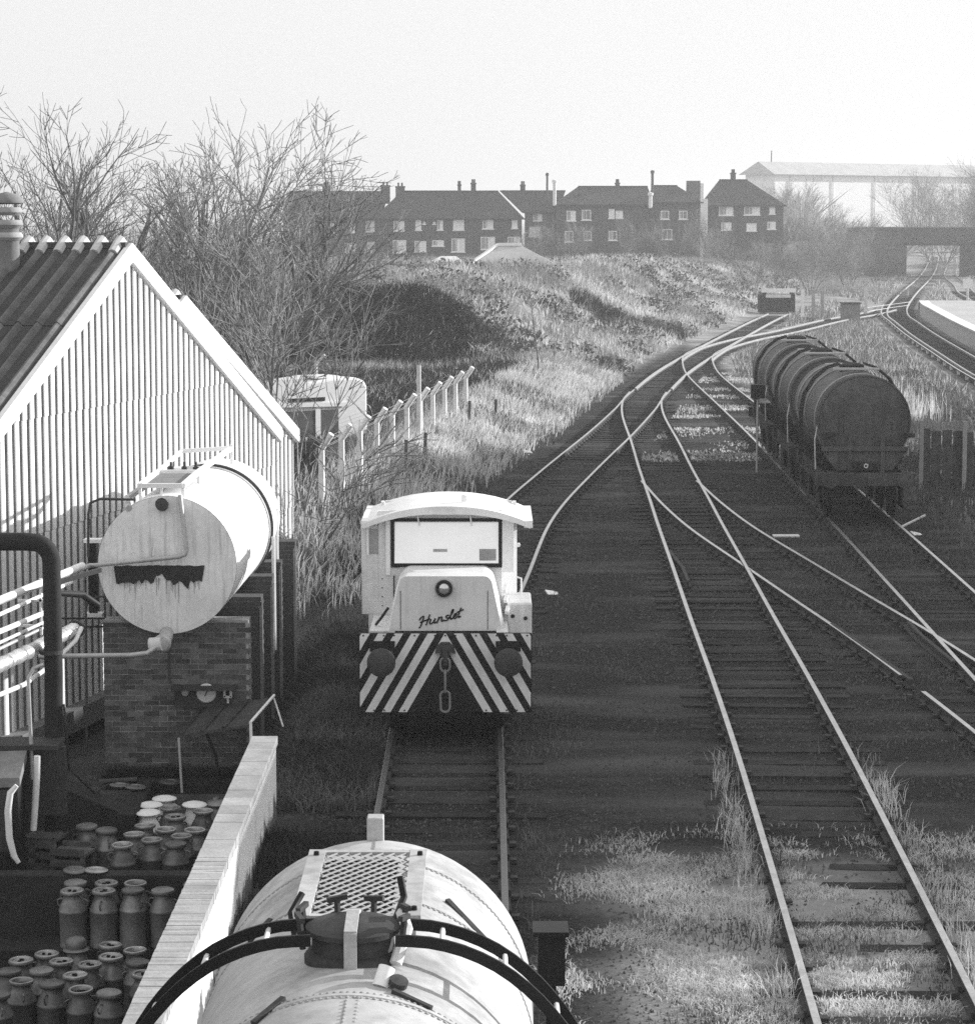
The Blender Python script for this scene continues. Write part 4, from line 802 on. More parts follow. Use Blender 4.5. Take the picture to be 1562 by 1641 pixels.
for sg in (-1, 1):
    prof = [(.2,3.685),(.36,3.675),(.52,3.635),(.68,3.56),(.82,3.455),(.94,3.33),(1.04,3.19),(1.12,3.02),(1.17,2.8),(1.19,2.5),(1.19,1.6)]
    Pm = [(sg*p.x, p.y) for p in catmull(prof, .06)]
    ld = MB()
    for y0 in (11.46, 11.74):
        for i in range(len(Pm)-1):
            a, b = Pm[i], Pm[i+1]; d = Vector((b[0]-a[0],0,b[1]-a[1])); nrm = Vector((-d.z,0,d.x)).normalized()*.011
            for q in (): pass
        vs = []
        for i, p in enumerate(Pm):
            a, b = Pm[max(i-1,0)], Pm[min(i+1,len(Pm)-1)]; d = Vector((b[0]-a[0],0,b[1]-a[1])).normalized(); nr = Vector((-d.z,0,d.x))*sg
            c = Vector((p[0],y0,p[1])); vs += [c+nr*.028+Vector((0,-.009,0)), c+nr*.028+Vector((0,.009,0)), c-nr*.028+Vector((0,.009,0)), c-nr*.028+Vector((0,-.009,0))]
        n = len(Pm); ld.add(vs, [(i*4+j, i*4+(j+1)%4, (i+1)*4+(j+1)%4, (i+1)*4+j) for i in range(n-1) for j in range(4)] + [(3,2,1,0),((n-1)*4,(n-1)*4+1,(n-1)*4+2,(n-1)*4+3)])
    L_ = ld.build('ladder', M['black'], t)
    for off in (.42, .72, .97, 1.13, 1.185):
        z = np.interp(off, [q[0] for q in prof[:10]], [q[1] for q in prof[:10]])
        MB().tube([(sg*off,11.46,z),(sg*off,11.74,z)], .013, 6).build('rung', M['offwhite'], L_)
fr = MB(); fr.box(-1.1,1.1,14.6,14.75,1.0,1.32); fr.box(-1.0,-.85,8,14.6,1.0,1.3); fr.box(.85,1.0,8,14.6,1.0,1.3); fr.build('underframe', M['wagon_dark'], t)
for y in (13.3, 10.4):
    MB().box(-.75,.75,y-.12,y+.12,1.3,2.1).build('saddle', M['wagon_dark'], t)
    for x in (-.74,.74): MB().lathe([(0,-.05),(.44,-.05),(.46,.05),(.5,.055),(.5,.08),(0,.07)], (x,y,.47), 24, (1 if x > 0 else -1,0,0)).build('wheel', M['iron'], t, True)
for x in (-.87,.87): MB().lathe([(.1,0),(.08,.3),(.05,.3),(.05,.42),(.2,.44),(.19,.48),(0,.49)], (x,14.75,1.06), 20, (0,1,0)).build('buffer', M['buffer'], t, True)
bx = MB(); bx.box(.93,1.09,14.2,14.4,2.6,2.9); bx.box(.9,1.11,14.18,14.42,2.9,2.93); bx.box(.98,1.04,14.27,14.33,1.3,2.6); bx.build('cabinet', M['black'], t)

# ------------------------------------------------------------------ three dark tank wagons on the right
def dark_wagon():
    t = empty('tank_wagon'); Lw = 6.5
    MB().lathe([(0,-.1),(.6,-.075),(.95,-.02),(1.06,.04),(1.06,Lw-.5),(.95,Lw-.42),(0,Lw-.35)], (0,.45,2.33), 44, (0,1,0)).build('tank', M['wagon'], t, True)
    for y, wd in ((.62,.09),(1.1,.22),(3.4,.16),(5.4,.22)): MB().lathe([(1.06,-wd/2),(1.085,-wd/2),(1.085,wd/2),(1.06,wd/2)], (0,y+.2,2.33), 44, (0,1,0)).build('tank_band', M['band'] if wd > .1 else M['wagon'], t)
    MB().lathe([(1.06,-.03),(1.1,-.02),(1.1,.02),(1.06,.03)], (0,.5,2.33), 44, (0,1,0)).build('rim', M['wagon'], t, True)
    cr = MB(); cr.box(-1.0,1.0,.22,.36,1.66,1.76)
    for x in (-.34, .42): cr.box(x-.05,x+.05,.24,.36,.95,2.0)
    cr.add([(-1.0,.3,1.66),(1.0,.3,1.66),(.66,.3,1.2),(-.66,.3,1.2),(-1.0,.42,1.66),(1.0,.42,1.66),(.66,.42,1.2),(-.66,.42,1.2)], [(0,3,2,1),(4,5,6,7),(0,1,5,4),(1,2,6,5),(2,3,7,6),(3,0,4,7)])
    cr.build('end_cradle', M['wagon'], t)
    MB().box(-1.0,-.75,.16,.4,1.98,2.08).build('bracket', M['wagon_dark'], t); MB().box(.95,1.15,.16,.4,1.98,2.08).build('bracket', M['wagon_dark'], t)
    dp = MB().box(-.28,.3,.14,.2,1.2,1.42).build('end_box', M['wagon_dark'], t, False, .02)
    MB().lathe([(.03,0),(.055,0),(.055,.015),(.03,.015)], (.02,.14,1.32), 14, (0,-1,0)).build('tap_ring', M['offwhite'], dp)
    MB().box(-1.15,1.15,0,.14,.86,1.16).build('headstock', M['wagon'], t); MB().box(-1.15,1.15,Lw-.14,Lw,.86,1.16).build('headstock', M['wagon_dark'], t)
    fr = MB()
    for x in (-.98,.98): fr.box(x-.06,x+.06,.14,Lw-.14,.86,1.14)
    for y in (1.2,3.25,5.3): fr.box(-.9,.9,y-.1,y+.1,.9,1.35)
    for x in (-1.0,.96):
        for y in (1.2,3.25,5.3): fr.box(x,x+.04,y-.25,y+.25,.35,.86); fr.bar((x+.02,y-.5,.82),(x+.02,y,.6),.07,.06); fr.bar((x+.02,y,.6),(x+.02,y+.5,.82),.07,.06)
        fr.bar((x+.02,.4,.3),(x+.02,6.1,.3),.05,.08)
    fr.build('underframe', M['wagon_dark'], t)
    for y in (1.2,3.25,5.3):
        for x in (-.74,.74): MB().lathe([(0,-.05),(.44,-.05),(.46,.05),(.5,.055),(.5,.08),(0,.07)], (x,y,.48), 22, (1 if x > 0 else -1,0,0)).build('wheel', M['wagon_dark'], t, True)
    for x in (-.87,.87): MB().lathe([(.1,0),(.08,-.25),(.05,-.25),(.05,-.38),(.2,-.4),(.2,-.44),(0,-.46)], (x,0,1.05), 20, (0,1,0)).build('buffer', M['wagon'], t, True)
    MB().tube([(0,-.05,1.05),(0,-.25,1.03),(.0,-.27,.75),(.02,-.2,.5)], .035, 6).build('coupling', M['wagon_dark'], t)
    MB().lathe([(0,0),(.3,0),(.3,.15),(.2,.2),(0,.22)], (0,3.1,3.36), 20).build('manhole', M['wagon_dark'], t, True)
    wk = MB(); 
    for y in (2.2,4.0): wk.box(-.55,.55,y-.1,y+.1,3.44,3.49)
    wk.build('walkway_board', M['pale'], t)
    for sg in (-1,1):
        P = [(sg*a, b) for a, b in ((.3,3.55),(.6,3.45),(.9,3.2),(1.15,2.8),(1.22,2.4),(1.22,1.1))]
        ld = MB()
        for y in (2.9,3.3): ld.tube([(x,y,z) for x, z in P], .028, 6)
        ld.build('ladder', M['wagon_dark'], t)
    MB().tube([(-1.12,.5,1.2),(-1.14,.55,1.9),(-1.05,.7,2.3)], .02, 6).build('hand_brake', M['pale'], t)
    return t
dw = dark_wagon(); tag(dw, 'dark tank wagon nearest the viewer of the three, with end cradle and buffers facing', 'tank wagon', None, 'rake of dark tank wagons'); dw.location = (8.83, 58.0, 0); dw.rotation_euler = (0,0,-.026)
for i, (x, y, l) in enumerate(((9.03, 65.1, 'dark tank wagon coupled in the middle of the three, with pale walkway boards'), (9.24, 72.3, 'dark tank wagon furthest away of the three'))):
    c = copy_tree(dw); c.location = (x, y, 0); c['label'] = l
t = thing('lamp_post', 'short post with dark square lamp head left of the furthest dark wagon', 'lamp post', (7.75, 71.5, -.2))
MB().tube([(0,0,0),(0,0,2.2)], .035, 8).build('post', M['pale'], t); MB().box(-.2,.2,-.12,.12,2.15,2.55).build('lamp_head', M['black'], t, False, .02)
b_ = MB().box(6.55,7.15,56.7,57.0,-.2,-.15).build('point_board', M['offwhite']); tag(b_, 'small pale board lying between the sidings', 'board')

# ------------------------------------------------------------------ fence and van behind the bank
t = thing('security_fence', 'chain-link fence on cranked concrete posts along the grassy bank', 'fence')
tops = []
for k in range(-3, 8):
    x, y = -2.9 + k*.31, 65.2 + k*2.6; zg = float(terr(x, y, False)) - .2
    zt = 1.78
    MB().tube([(x,y,zg),(x,y,zt),(x+.24,y-.1,zt+.36)], .075, 8).build('post', M['white'], t)
    tops.append((Vector((x,y,zt)), Vector((x+.24,y-.1,zt+.34)), zg))
wm = MB(); nm = MB()
for (a, b, g0), (c, d, g1) in zip(tops[:-1], tops[1:]):
    for k in (.15,.55,.95): wm.tube([a.lerp(b,k), c.lerp(d,k)], .005, 4, False)
    wm.tube([a, c], .005, 4, False)
    for i in range(26):
        u0 = i/26
        for s_ in (1,-1):
            p = a.lerp(c, u0); q = a.lerp(c, min(1, max(0, u0 + s_*.5)));
            if u0 + s_*.5 > 1 or u0 + s_*.5 < 0: continue
            p.z = g0+.2; q.z = a.z; nm.bar(p, q, .0035, .0035)
tag(wm.build('wire', M['coping'], t), kind='stuff'); tag(nm.build('chain_link', M['coping'], t), kind='stuff')
for x, y, z0, z1, l in ((-1.98,72,0,2.85,'tall pale straight post standing behind the cranked fence posts'), (-5.3,77,.3,2.6,'pale cranked post rising above the roof of the white van')):
    q = thing('pole', l, 'post'); MB().tube([(x,y,z0),(x,y,z1)], .06, 8).build('shaft', M['offwhite'], q)
    if z0: MB().bar((x,y,z1),(x+.3,y-.1,z1+.3),.08,.08).build('crank', M['offwhite'], q)
for k, (x, y) in enumerate(((-2.2,66.5),(-1.75,69.2),(-.6,79.5),(.25,82.5))):
    tag(MB().bar((x,y,float(terr(x,y))-.1),(x+.03,y,float(terr(x,y))+.85),.09,.09,(0,1,0)).build('wooden_stake', M['wood']), ['dark stake left of the fence','dark stake by the second fence post','thin stake beyond the end of the fence','thin stake right of the end of the fence'][k], 'stake', 'stakes by the fence')
t = thing('white_van', 'white van with rounded roof and dark window strip parked behind the fence', 'van', (-4.6, 71.2, .15), R(36))
prof = [(-1.6,.45),(1.25,.45),(1.25,1.95),(1.15,2.12),(.9,2.2),(.2,2.2),(-.5,2.12),(-1.25,1.85),(-1.45,1.7),(-1.6,1.2)]
MB().prism(prof, (0,-.0,0), (1,0,0), (0,0,1), (0,1.8,0)).build('body', M['van'], t, False, .06)
MB().box(-1.15,-.05,-.02,.02,1.62,1.72).build('window', M['black'], t); MB().box(-1.3,.35,-.025,.02,.72,1.38).build('window', M['dark_pane'], t)
MB().box(-.35,-.2,-.04,.02,.6,1.5).build('door_pillar', M['van'], t); MB().bar((-1.5,-.05,1.56),(.6,-.05,1.5),.05,.1).build('drip_rail', M['van'], t)
MB().box(-.2,.5,.2,.9,2.2,2.26).build('roof_hatch', M['van'], t)
for x in (-.95,.75): MB().lathe([(0,0),(.3,0),(.3,.2),(0,.2)], (x,-.03,.3), 18, (0,1,0)).build('wheel', M['black'], t)
t.scale = (1.12,1.12,1.08)

# ------------------------------------------------------------------ houses beyond the mound
def win(parent, x0, x1, z0, z1, y, nb=2, mid=True, m='pane'):
    f = MB(); b = .09
    f.box(x0,x1,y-.07,y-.005,z0,z0+b); f.box(x0,x1,y-.07,y-.005,z1-b,z1)
    f.box(x0,x0+b,y-.07,y-.005,z0+b,z1-b); f.box(x1-b,x1,y-.07,y-.005,z0+b,z1-b)
    for i in range(1, nb): xx = x0+(x1-x0)*i/nb; f.box(xx-.03,xx+.03,y-.068,y-.005,z0+b,z1-b)
    f = f.build('window', M['frame'], parent); xm = x0+b+(x1-x0-2*b)*random.choice((0,0,.3,.4,.5)); p = MB().box(xm,x1-b,y-.03,y-.004,z0+b,z1-b).build('pane', M[m], f)
    if xm > x0+b: MB().box(x0+b,xm-.01,y-.03,y-.004,z0+b,z1-b).build('pane', M['coping'], f)
    MB().box(x0-.1,x1+.1,y-.14,y-.071,z0-.1,z0-.002).build('sill', M['frame'], f)
def house(label, x0, x1, zb, ze, zr, y, depth, rx0, rx1, wins, chims, wall='house', name='terraced_house', extra=None):
    t = thing(name, label, 'houses' if x1-x0 > 9 else 'house')
    MB().box(x0,x1,y,y+depth,zb-3,ze).build('wall', M[wall], t)
    e = .35; ym = y+depth/2
    vs = [(x0-e,y-e,ze-.1),(x1+e,y-e,ze-.1),(x1+e,y+depth+e,ze-.1),(x0-e,y+depth+e,ze-.1),(rx0,ym,zr),(rx1,ym,zr)]
    MB().add(vs, [(0,1,5,4),(2,3,4,5),(1,2,5),(3,0,4),(3,2,1,0)]).build('roof', M['tile'], t)
    MB().box(x0-e,x1+e,y-e-.1,y-e,ze-.2,ze-.06).build('gutter', M['wagon_dark'], t)
    rd = MB(); 
    if rx1 > rx0: rd.bar((rx0,ym,zr+.02),(rx1,ym,zr+.02),.3,.16); rd.build('ridge_tiles', M['tile'], t)
    for c in chims:
        mb = MB(); mb.box(c[0],c[1],ym-.45,ym+.45,zr-1.5,c[2]-.3); mb.box(c[0]-.06,c[1]+.06,ym-.5,ym+.5,c[2]-.3,c[2]-.12); ch = mb.build('chimney', M['house'], t)
        for k in (.3,.7): MB().tube([(c[0]+(c[1]-c[0])*k,ym,c[2]-.14),(c[0]+(c[1]-c[0])*k,ym,c[2]+.3)], .11, 8).build('chimney_pot', M['brick_wall'], ch)
    for q in wins: win(t, q[0], q[1], q[2], q[3], y, 3 if q[1]-q[0] > 1.2 else 2, True, q[4] if len(q) > 4 else 'pane')
    return t
house('left brick terrace half hidden behind the bare trees', -24.5, -13.35, 2.5, 7.2, 10.3, 301.5, 8, -24, -12, [(-21.7,-21,5.4,6.6),(-19.1,-18.4,5.4,6.5),(-16.6,-15.9,5.4,6.6),(-14.6,-13.5,5.5,6.8),(-17.1,-15.8,3,4.1),(-14.8,-13.45,2.7,4.3),(-24.2,-23.5,5.1,6.3),(-24.1,-23.4,2.7,3.9)], [(-20,-19.1,11.2)])
house('long brick terrace in the centre with hipped roof and many white windows', -13.3, 4.1, 2.5, 7.15, 10.35, 300, 9, -10.4, 1.3, [(-11.2,-9.9,5.6,6.8),(-8.6,-7.9,5.7,6.9),(-6,-5.3,5.7,6.9),(-4.1,-2.8,5.7,6.95),(-.6,.7,5.85,7.0),(2.9,3.6,5.9,7.0),(-11.3,-9.7,3,4.5),(-8.7,-7.3,3.1,4.4),(-6.6,-5.2,3.8,4.5),(-4.3,-2.7,3.1,4.7),(-.8,.9,3.4,4.9),(2.4,3.9,4,4.9),(-7.7,-7.4,6.4,6.7),(-6.5,-6.2,6.4,6.7)], [(-12.9,-11.8,11.2),(-11.1,-10.0,11.1),(-3.6,-3.2,11.3),(-2.0,-1.4,11.5)])
house('narrow paler house set back between two terraces', 4.6, 8.19, 3, 7.9, 10.4, 303, 8, 1.5, 9.5, [(5.5,6.6,6.8,7.75),(5.0,6.3,4.9,6.1)], [(4.0,4.6,11.3)], 'house2')
house('dark brick block right of centre with a broad hipped roof', 8.2, 19.4, 3.6, 8.8, 10.9, 299, 9, 10.9, 19.3, [(9.4,10.5,6.8,8),(11.2,12.3,6.9,8.1,'dark_pane'),(14.4,15.1,7.1,8.2),(15.2,16.1,7.1,8),(9.2,10.2,4.3,5.6,'dark_pane'),(11.4,12.4,4.5,5.6,'dark_pane'),(14.4,15.4,4.5,5.6,'dark_pane')], [(15.4,15.9,11.5)], 'house')
h5 = house('brick block with white rendered end wall and tall chimney', 19.8, 25.3, 3.6, 9.1, 11.0, 299.5, 9, 19.9, 22.9, [(20.6,21.6,7,8,'dark_pane'),(22.8,23.8,7,8,'dark_pane'),(20.8,22.0,4.6,5.8,'dark_pane')], [], 'house')
MB().box(25.32,26.2,299.1,308,2.5,9.4).build('end_wall', M['render_'], h5); ch = MB().box(24.0,25.6,303,304.2,9,11.6).build('chimney', M['house2'], h5); MB().box(25.62,26.0,303,304.2,9,11.3).build('chimney_face', M['render_'], ch)
house('detached hipped-roof brick house at the right end of the row', 26.3, 35.3, 4, 8.7, 11.7, 300, 9, 28.0, 31.4, [(27.6,29.3,7.45,8.5),(30.6,32.5,7.5,8.5),(33.6,34.3,7.6,8.5),(27.9,29.1,5.7,6.6),(30.9,32.1,5.6,6.5),(33.4,34.4,5.8,6.7)], [(29.4,29.95,12.7)], 'house')
for x, y, z0, z1, r_, m_, l in ((19.55,298.6,2,12.4,.16,'house','tall dark pole standing between the two right-hand blocks'), (19.3,298.3,8.3,9.8,.22,'white','white stub pole on the eave between the right-hand blocks'), (7.95,298.6,8.6,11.3,.2,'white','white pole rising beside the narrow paler house'), (7.2,304,9.0,12.2,.13,'house','thin flue with round top near the white pole')):
    q = thing('flue_pole', l, 'pole'); MB().tube([(x,y,z0),(x,y,z1)], r_, 8).build('shaft', M[m_], q); MB().lathe([(0,0),(r_*1.5,0),(r_*1.5,.3),(0,.4)], (x,y,z1), 8).build('cowl', M[m_], q)
t = thing('garden_shed', 'low pale hip-roofed shed on the crest in front of the terrace', 'shed')
MB().box(-.8,4.4,170.4,176,2.2,4.0).build('wall', M['offwhite'], t)
rv = [(-1.1,170,4.02),(4.7,170,3.95),(4.7,176.4,3.95),(-1.1,176.4,4.02),(.75,173,5.25),(2.3,173,5.25)]
MB().add(rv, [(0,1,5,4),(2,3,4,5),(1,2,5),(3,0,4),(3,2,1,0)]).build('roof', M['platform'], t); MB().bar((.7,173,5.3),(2.35,173,5.3),.4,.2).build('ridge', M['white'], t)
MB().bar((-1.1,170,4.1),(.75,173,5.32),.25,.12).build('hip', M['white'], t)
t = thing('low_outbuilding', 'long low white-roofed outbuilding left of the pale shed', 'outbuilding')
MB().box(-4.2,-1.6,172,174,2.5,4.0).build('wall', M['offwhite'], t); MB().add([(-4.3,171.7,4),(-1.5,171.7,4),(-1.5,174.2,4),(-4.3,174.2,4),(-3.2,173,4.5),(-2.2,173,4.5)], [(0,1,5,4),(2,3,4,5),(1,2,5),(3,0,4),(3,2,1,0)]).build('roof', M['white'], t)
# warehouse in the haze
t = thing('warehouse', 'vast pale gabled warehouse fading into haze at the right', 'warehouse')
xw = 48.7; L0 = Vector((57,500,0)); dw_ = Vector((.8,.6,0)).normalized(); nb_ = Vector((-.6,.8,0))
def wp(a, b, z): p = L0 + dw_*a + nb_*b; return (p.x, p.y, z)
MB().add([wp(0,0,2),wp(110,0,2),wp(110,8.5,2),wp(0,8.5,2),wp(0,0,15.9),wp(110,0,15.9),wp(110,8.5,15.9),wp(0,8.5,15.9)], [(0,1,5,4),(1,2,6,5),(2,3,7,6),(3,0,4,7),(3,2,1,0),(4,5,6,7)]).build('wall', M['white'], t)
MB().add([wp(-1,-1,15.8),wp(111,-1,15.8),wp(111,9.5,15.8),wp(-1,9.5,15.8),wp(-.6,4.2,18.4),wp(111,4.2,18.4)], [(0,1,5,4),(2,3,4,5),(1,2,5),(3,0,4),(3,2,1,0)]).build('roof', M['platform'], t)
for k in range(9):
    p = wp(4+12*k,-.02,0); MB().box(p[0],p[0]+.15,p[1]-.14,p[1]-.02,3,15.8).build('downpipe', M['offwhite'], t)
MB().tube([wp(3,4.2,18.4), wp(3,4.2,20.6)], .12, 6).build('aerial', M['iron'], t)

# ------------------------------------------------------------------ railway bridge, platform, buffer stop
t = thing('road_bridge', 'dark flat road bridge over the main line in the haze', 'bridge')
MB().box(46,70,314,321,3.72,4.5).build('girder', M['bridge'], t); MB().box(46,70,313.6,314,4.0,5.9).build('parapet', M['bridge'], t); MB().box(46,70,321,321.4,4.0,5.9).build('parapet', M['bridge'], t)
MB().box(45.8,70.2,313.5,314.1,5.9,6.05).build('coping', M['concrete'], t)
MB().box(48.2,52.4,313.8,321.2,-.6,3.71).build('abutment', M['bridge'], t); MB().box(60.4,66,313.8,321.2,-.6,3.71).build('abutment', M['bridge'], t)
for k in range(5): MB().box(47+5*k,47.3+5*k,313.45,313.58,4.05,5.85).build('pilaster', M['bridge'], t)
t = tag(empty('platform'), 'curved pale station platform beside the main line', None, None, 'structure')
Lp = [p for p in offset(catmull([(q[0],q[1]) for q in MAC], 1.), 1.62) if 90 < p.y < 203]
vs = []
for i, p in enumerate(Lp):
    wd = 7.0 if p.y < 175 else max(.8, 7.0*(1 - (p.y-175)/34)); zz = .9 if p.y < 190 else max(-.15, .9 - (p.y-190)*.085)
    for o, z in ((0,-.3),(.12,-.3),(.12,zz-.12),(0,zz-.1),(0,zz),(.75,zz+.004),(wd,zz+.004),(wd,-.3)): vs.append((p.x+o,p.y,z))
fs = []; ms = []
for i in range(len(Lp)-1):
    for j in range(1,7): fs.append((i*8+j,i*8+j+1,(i+1)*8+j+1,(i+1)*8+j)); ms.append(1 if j == 4 else 0)
mb = MB(); mb.v = vs; mb.f = fs + [tuple(range(8)), tuple((len(Lp)-1)*8+7-j for j in range(8))]; mb.m = ms + [0,0]
pm = mb.build('platform_surface', [M['platform'], M['white']], t)
t = thing('station_sign', 'blank white board on a post at the platform end', 'sign', (40.9, 213.5, -.1))
MB().tube([(0,0,0),(0,0,2.2)], .1, 8).build('post', M['offwhite'], t); MB().box(-.42,.42,-.12,-.06,1.25,2.05).build('board', M['white'], t)
t = thing('buffer_stop', 'dark buffer stop with pale cross beams at the end of the siding', 'buffer stop', (22.3, 192, -.1))
for x in (-1.1, 1.0): MB().box(x-.14,x+.14,-.2,.1,0,1.75).build('post', M['wagon_dark'], t)
MB().box(-1.35,1.3,-.32,-.2,1.55,1.85).build('beam', M['white'], t); MB().box(-1.0,.9,-.31,-.2,1.15,1.4).build('beam', M['offwhite'], t); MB().box(-1.4,1.3,.12,1.8,0,1.4).build('bank', M['blackm'], t)
for x, y, h, m_, l in ((22.75,180.8,1.95,'white','white post standing right of the buffer stop'), (23.8,183,1.9,'coping','paler grey post beside the white post'), (24.6,184,1.85,'coping','grey post right of the pair by the buffer stop'), (28.7,190,1.7,'offwhite','pale post at the cable run beside the main line')):
    tag(MB().bar((x,y,-.3),(x,y,h),.22,.22,(0,1,0)).build('marker_post', M[m_]), l, 'post')
t = thing('relay_hut', 'small dark lineside hut between the siding and main line', 'hut', (25.9, 178, -.3))
MB().box(-.6,.6,0,1.4,0,1.35).build('wall', M['concrete'], t); MB().box(-.68,.68,-.1,1.5,1.35,1.43).build('roof', M['blackm'], t)
cbm = MB()
for z, y0 in ((.35,190),(.1,189)): cbm.tube([(28.8,y0,z),(31.2,194,z+.1),(33.2,197,z+.2)], .022, 5)
tag(cbm.build('cable_run', M['offwhite']), 'pair of pale cables running from a post to the main line', 'cable')
for x, y, h in ((12.05,66.8,1.6),(12.6,66.0,1.5),(13.0,64.5,1.7),(13.8,66,1.5)):
    pass
t = thing('lineside_fence', 'low weathered board fence in shade at the right edge', 'fence')
for k in range(14):
    x = 11.6 + k*.28; y = 66.6 - k*.05; MB().box(x,x+.25,y,y+.03,-.3,1.45+random.uniform(-.05,.05)).build('board', M['wood'], t)
for k in range(0,14,4): x = 11.6+k*.28; MB().box(x-.05,x+.06,66.5-k*.05,66.59-k*.05,-.3,1.7).build('post', M['coping'], t)
MB().tube([(9.55,57.6,-.1),(10.05,58.4,.1)], .03, 6)
tag(MB().tube([(9.55,57.4,-.05),(10.3,58.4,.12)], .03, 6).build('point_lever', M['offwhite']), 'pale lever lying by the right-hand siding rail', 'lever')
# unseen building added off to the right to throw shade across the yard
t = thing('shade_building', 'long unseen brick building added right of the main line for its shade', 'building')
MB().box(28,40,39.6,84,-.3,10.2).build('wall', M['house'], t); MB().box(27.9,40.1,39.5,84.1,10.2,10.4).build('parapet', M['concrete'], t)
for k in range(9): win_o = MB().box(27.94,27.99,42+4.6*k,44+4.6*k,3.5,6).build('window', M['dark_pane'], t)

# ------------------------------------------------------------------ bare winter trees
class Seg:
    """collects tapered square twigs fast"""
    def __init__(s): s.p = []; s.q = []; s.a = []; s.b = []
    def add(s, p, q, a, b): s.p.append(p); s.q.append(q); s.a.append(a); s.b.append(b)
    def build(s, name, m, parent, n=4):
        p = np.array(s.p); q = np.array(s.q); a = np.array(s.a)[:,None]; b = np.array(s.b)[:,None]
        d = q-p; L_ = np.linalg.norm(d, axis=1, keepdims=True)+1e-9; d = d/L_; q = q + d*b*.3
        u = np.cross(d, np.array([.31,.2,.93])); u /= np.linalg.norm(u, axis=1, keepdims=True)+1e-9; v_ = np.cross(d, u); V = []
        for e, r_ in ((p,a),(q,b)):
            for k in range(n): t = 2*math.pi*k/n; V.append(e + (u*math.cos(t)+v_*math.sin(t))*r_)
        V = np.stack(V, 1).reshape(-1,3); N_ = len(p); base = np.arange(N_)[:,None]*2*n
        F_ = np.concatenate([base + np.array([[k,(k+1)%n,n+(k+1)%n,n+k]]) for k in range(n)])
        return raw_mesh(name, V, F_, m, parent)
def grow(rs, big, small, p, d, L_, r_, lvl, maxl, wob, upb, dens):
    n = max(3, int(3 + L_*1.1)) if lvl < maxl else 3
    st = L_/n
    for i in range(n):
        d = d + rs.normal(0, wob, 3) + np.array([0,0,upb]); d /= np.linalg.norm(d); q = p + d*st
        f0, f1 = 1-.75*i/n, 1-.75*(i+1)/n
        (big if r_ > .035 else small).add(p, q, max(r_*f0,.011), max(r_*f1,.008))
        p = q
        if lvl < maxl and i >= (1 if lvl == 0 else 0):
            for _ in range(rs.poisson(dens[lvl])):
                ax = rs.normal(0, 1, 3); ax -= d*ax.dot(d); ax /= np.linalg.norm(ax)+1e-9; an = R(rs.uniform(22,54))
                c = d*math.cos(an) + ax*math.sin(an); c[2] = c[2]*.9 + .12; c /= np.linalg.norm(c)
                grow(rs, big, small, p, c, L_*(1-.55*i/n)*rs.uniform(.4,.72), r_*f1*rs.uniform(.45,.72), lvl+1, maxl, wob*1.15, upb, dens)
def tree(name, label, x, y, h, seed, stems=2, spread=.25, r0=.13, maxl=3, dens=(1.5,1.9,2.1), wob=.1, upb=.05, lean=(0,0), group=None, cat='tree', zb=None):
    rs = np.random.RandomState(seed); z = float(terr(x, y)) - .15 if zb is None else zb
    t = thing(name, label, cat, (x,y,z), 0, group); big = Seg(); small = Seg()
    for k in range(stems):
        a = rs.uniform(0, 6.28); d = np.array([math.cos(a)*spread+lean[0], math.sin(a)*spread+lean[1], 1.]); d /= np.linalg.norm(d)
        grow(rs, big, small, np.array([math.cos(a)*.12*(stems>1), math.sin(a)*.12*(stems>1), 0.]), d, h*rs.uniform(.78,1.), r0*rs.uniform(.7,1.), 0, maxl, wob, upb, dens)
    if big.p: big.build('trunk', M['bark'], t, 6)
    if small.p: small.build('crown', M['twig'], t, 3)
    return t
GT = 'bare trees behind the shed'
TR = [(-16.2,84,12.5,1,3,'tall bare tree at the left edge rising behind the ventilator'),(-13.6,80,11.8,2,2,'tall bare tree just right of the ventilator'),(-12.2,86,11.4,3,3,'bare multi-stemmed tree above the left part of the shed ridge'),
      (-11.6,92,11.3,4,3,'bare tree behind the peak of the shed gable'),(-10.2,84,10.2,5,2,'bare tree right of the shed peak with dense twigs'),(-9.9,97,11.0,6,2,'bare tree with forked crown standing midway between shed peak and terrace'),
      (-8.4,88,10.0,7,2,'bare spreading tree in front of the left terrace'),(-7.2,92,10.9,8,2,'slim bare tree with tall wavy leaders, furthest right of the group'),(-15,95,11,9,2,'pale twiggy bare tree far left behind the others'),(-13.2,102,10,10,2,'pale twiggy bare tree deep in the group, left of the gable peak'),(-17.5,100,11.5,22,3,'bare tree in the far left corner of the wood')]
for x, y, h, s_, st, l in TR: tree('bare_tree', l, x, y, h*(.78 if x < -14.5 else .76 if x < -13 else .7), s_, st, .34, .24, 3, (1.25,1.2,.7), .055, .04, group=GT)
tree('leaning_tree', 'low leaning bare tree with long level branches reaching right', -9.8, 74, 9.5, 31, 1, .4, .13, 3, (1.,1.1,.8), .05, -.005, (.65,0))
tree('leaning_tree', 'leaning bare tree by the shed gable with branches crossing the terrace', -9.0, 82, 8.5, 32, 1, .3, .12, 3, (1.,1.1,.8), .05, .0, (.55,.1))
tree('young_tree', 'pale young tree with many thin stems beside the shed corner', -5.6, 64, 6.6, 41, 3, .18, .05, 2, (1.7,2.4), .08, .05)
tree('young_tree', 'twiggy young tree overhanging the right end of the gable wall', -4.2, 53.5, 4.9, 42, 2, .4, .045, 2, (1.4,1.7), .09, .04, (.1,0))
tree('young_tree', 'spindly young tree in front of the white van', -4.7, 60, 3.8, 43, 2, .2, .035, 2, (1.2,1.4), .08, .04)
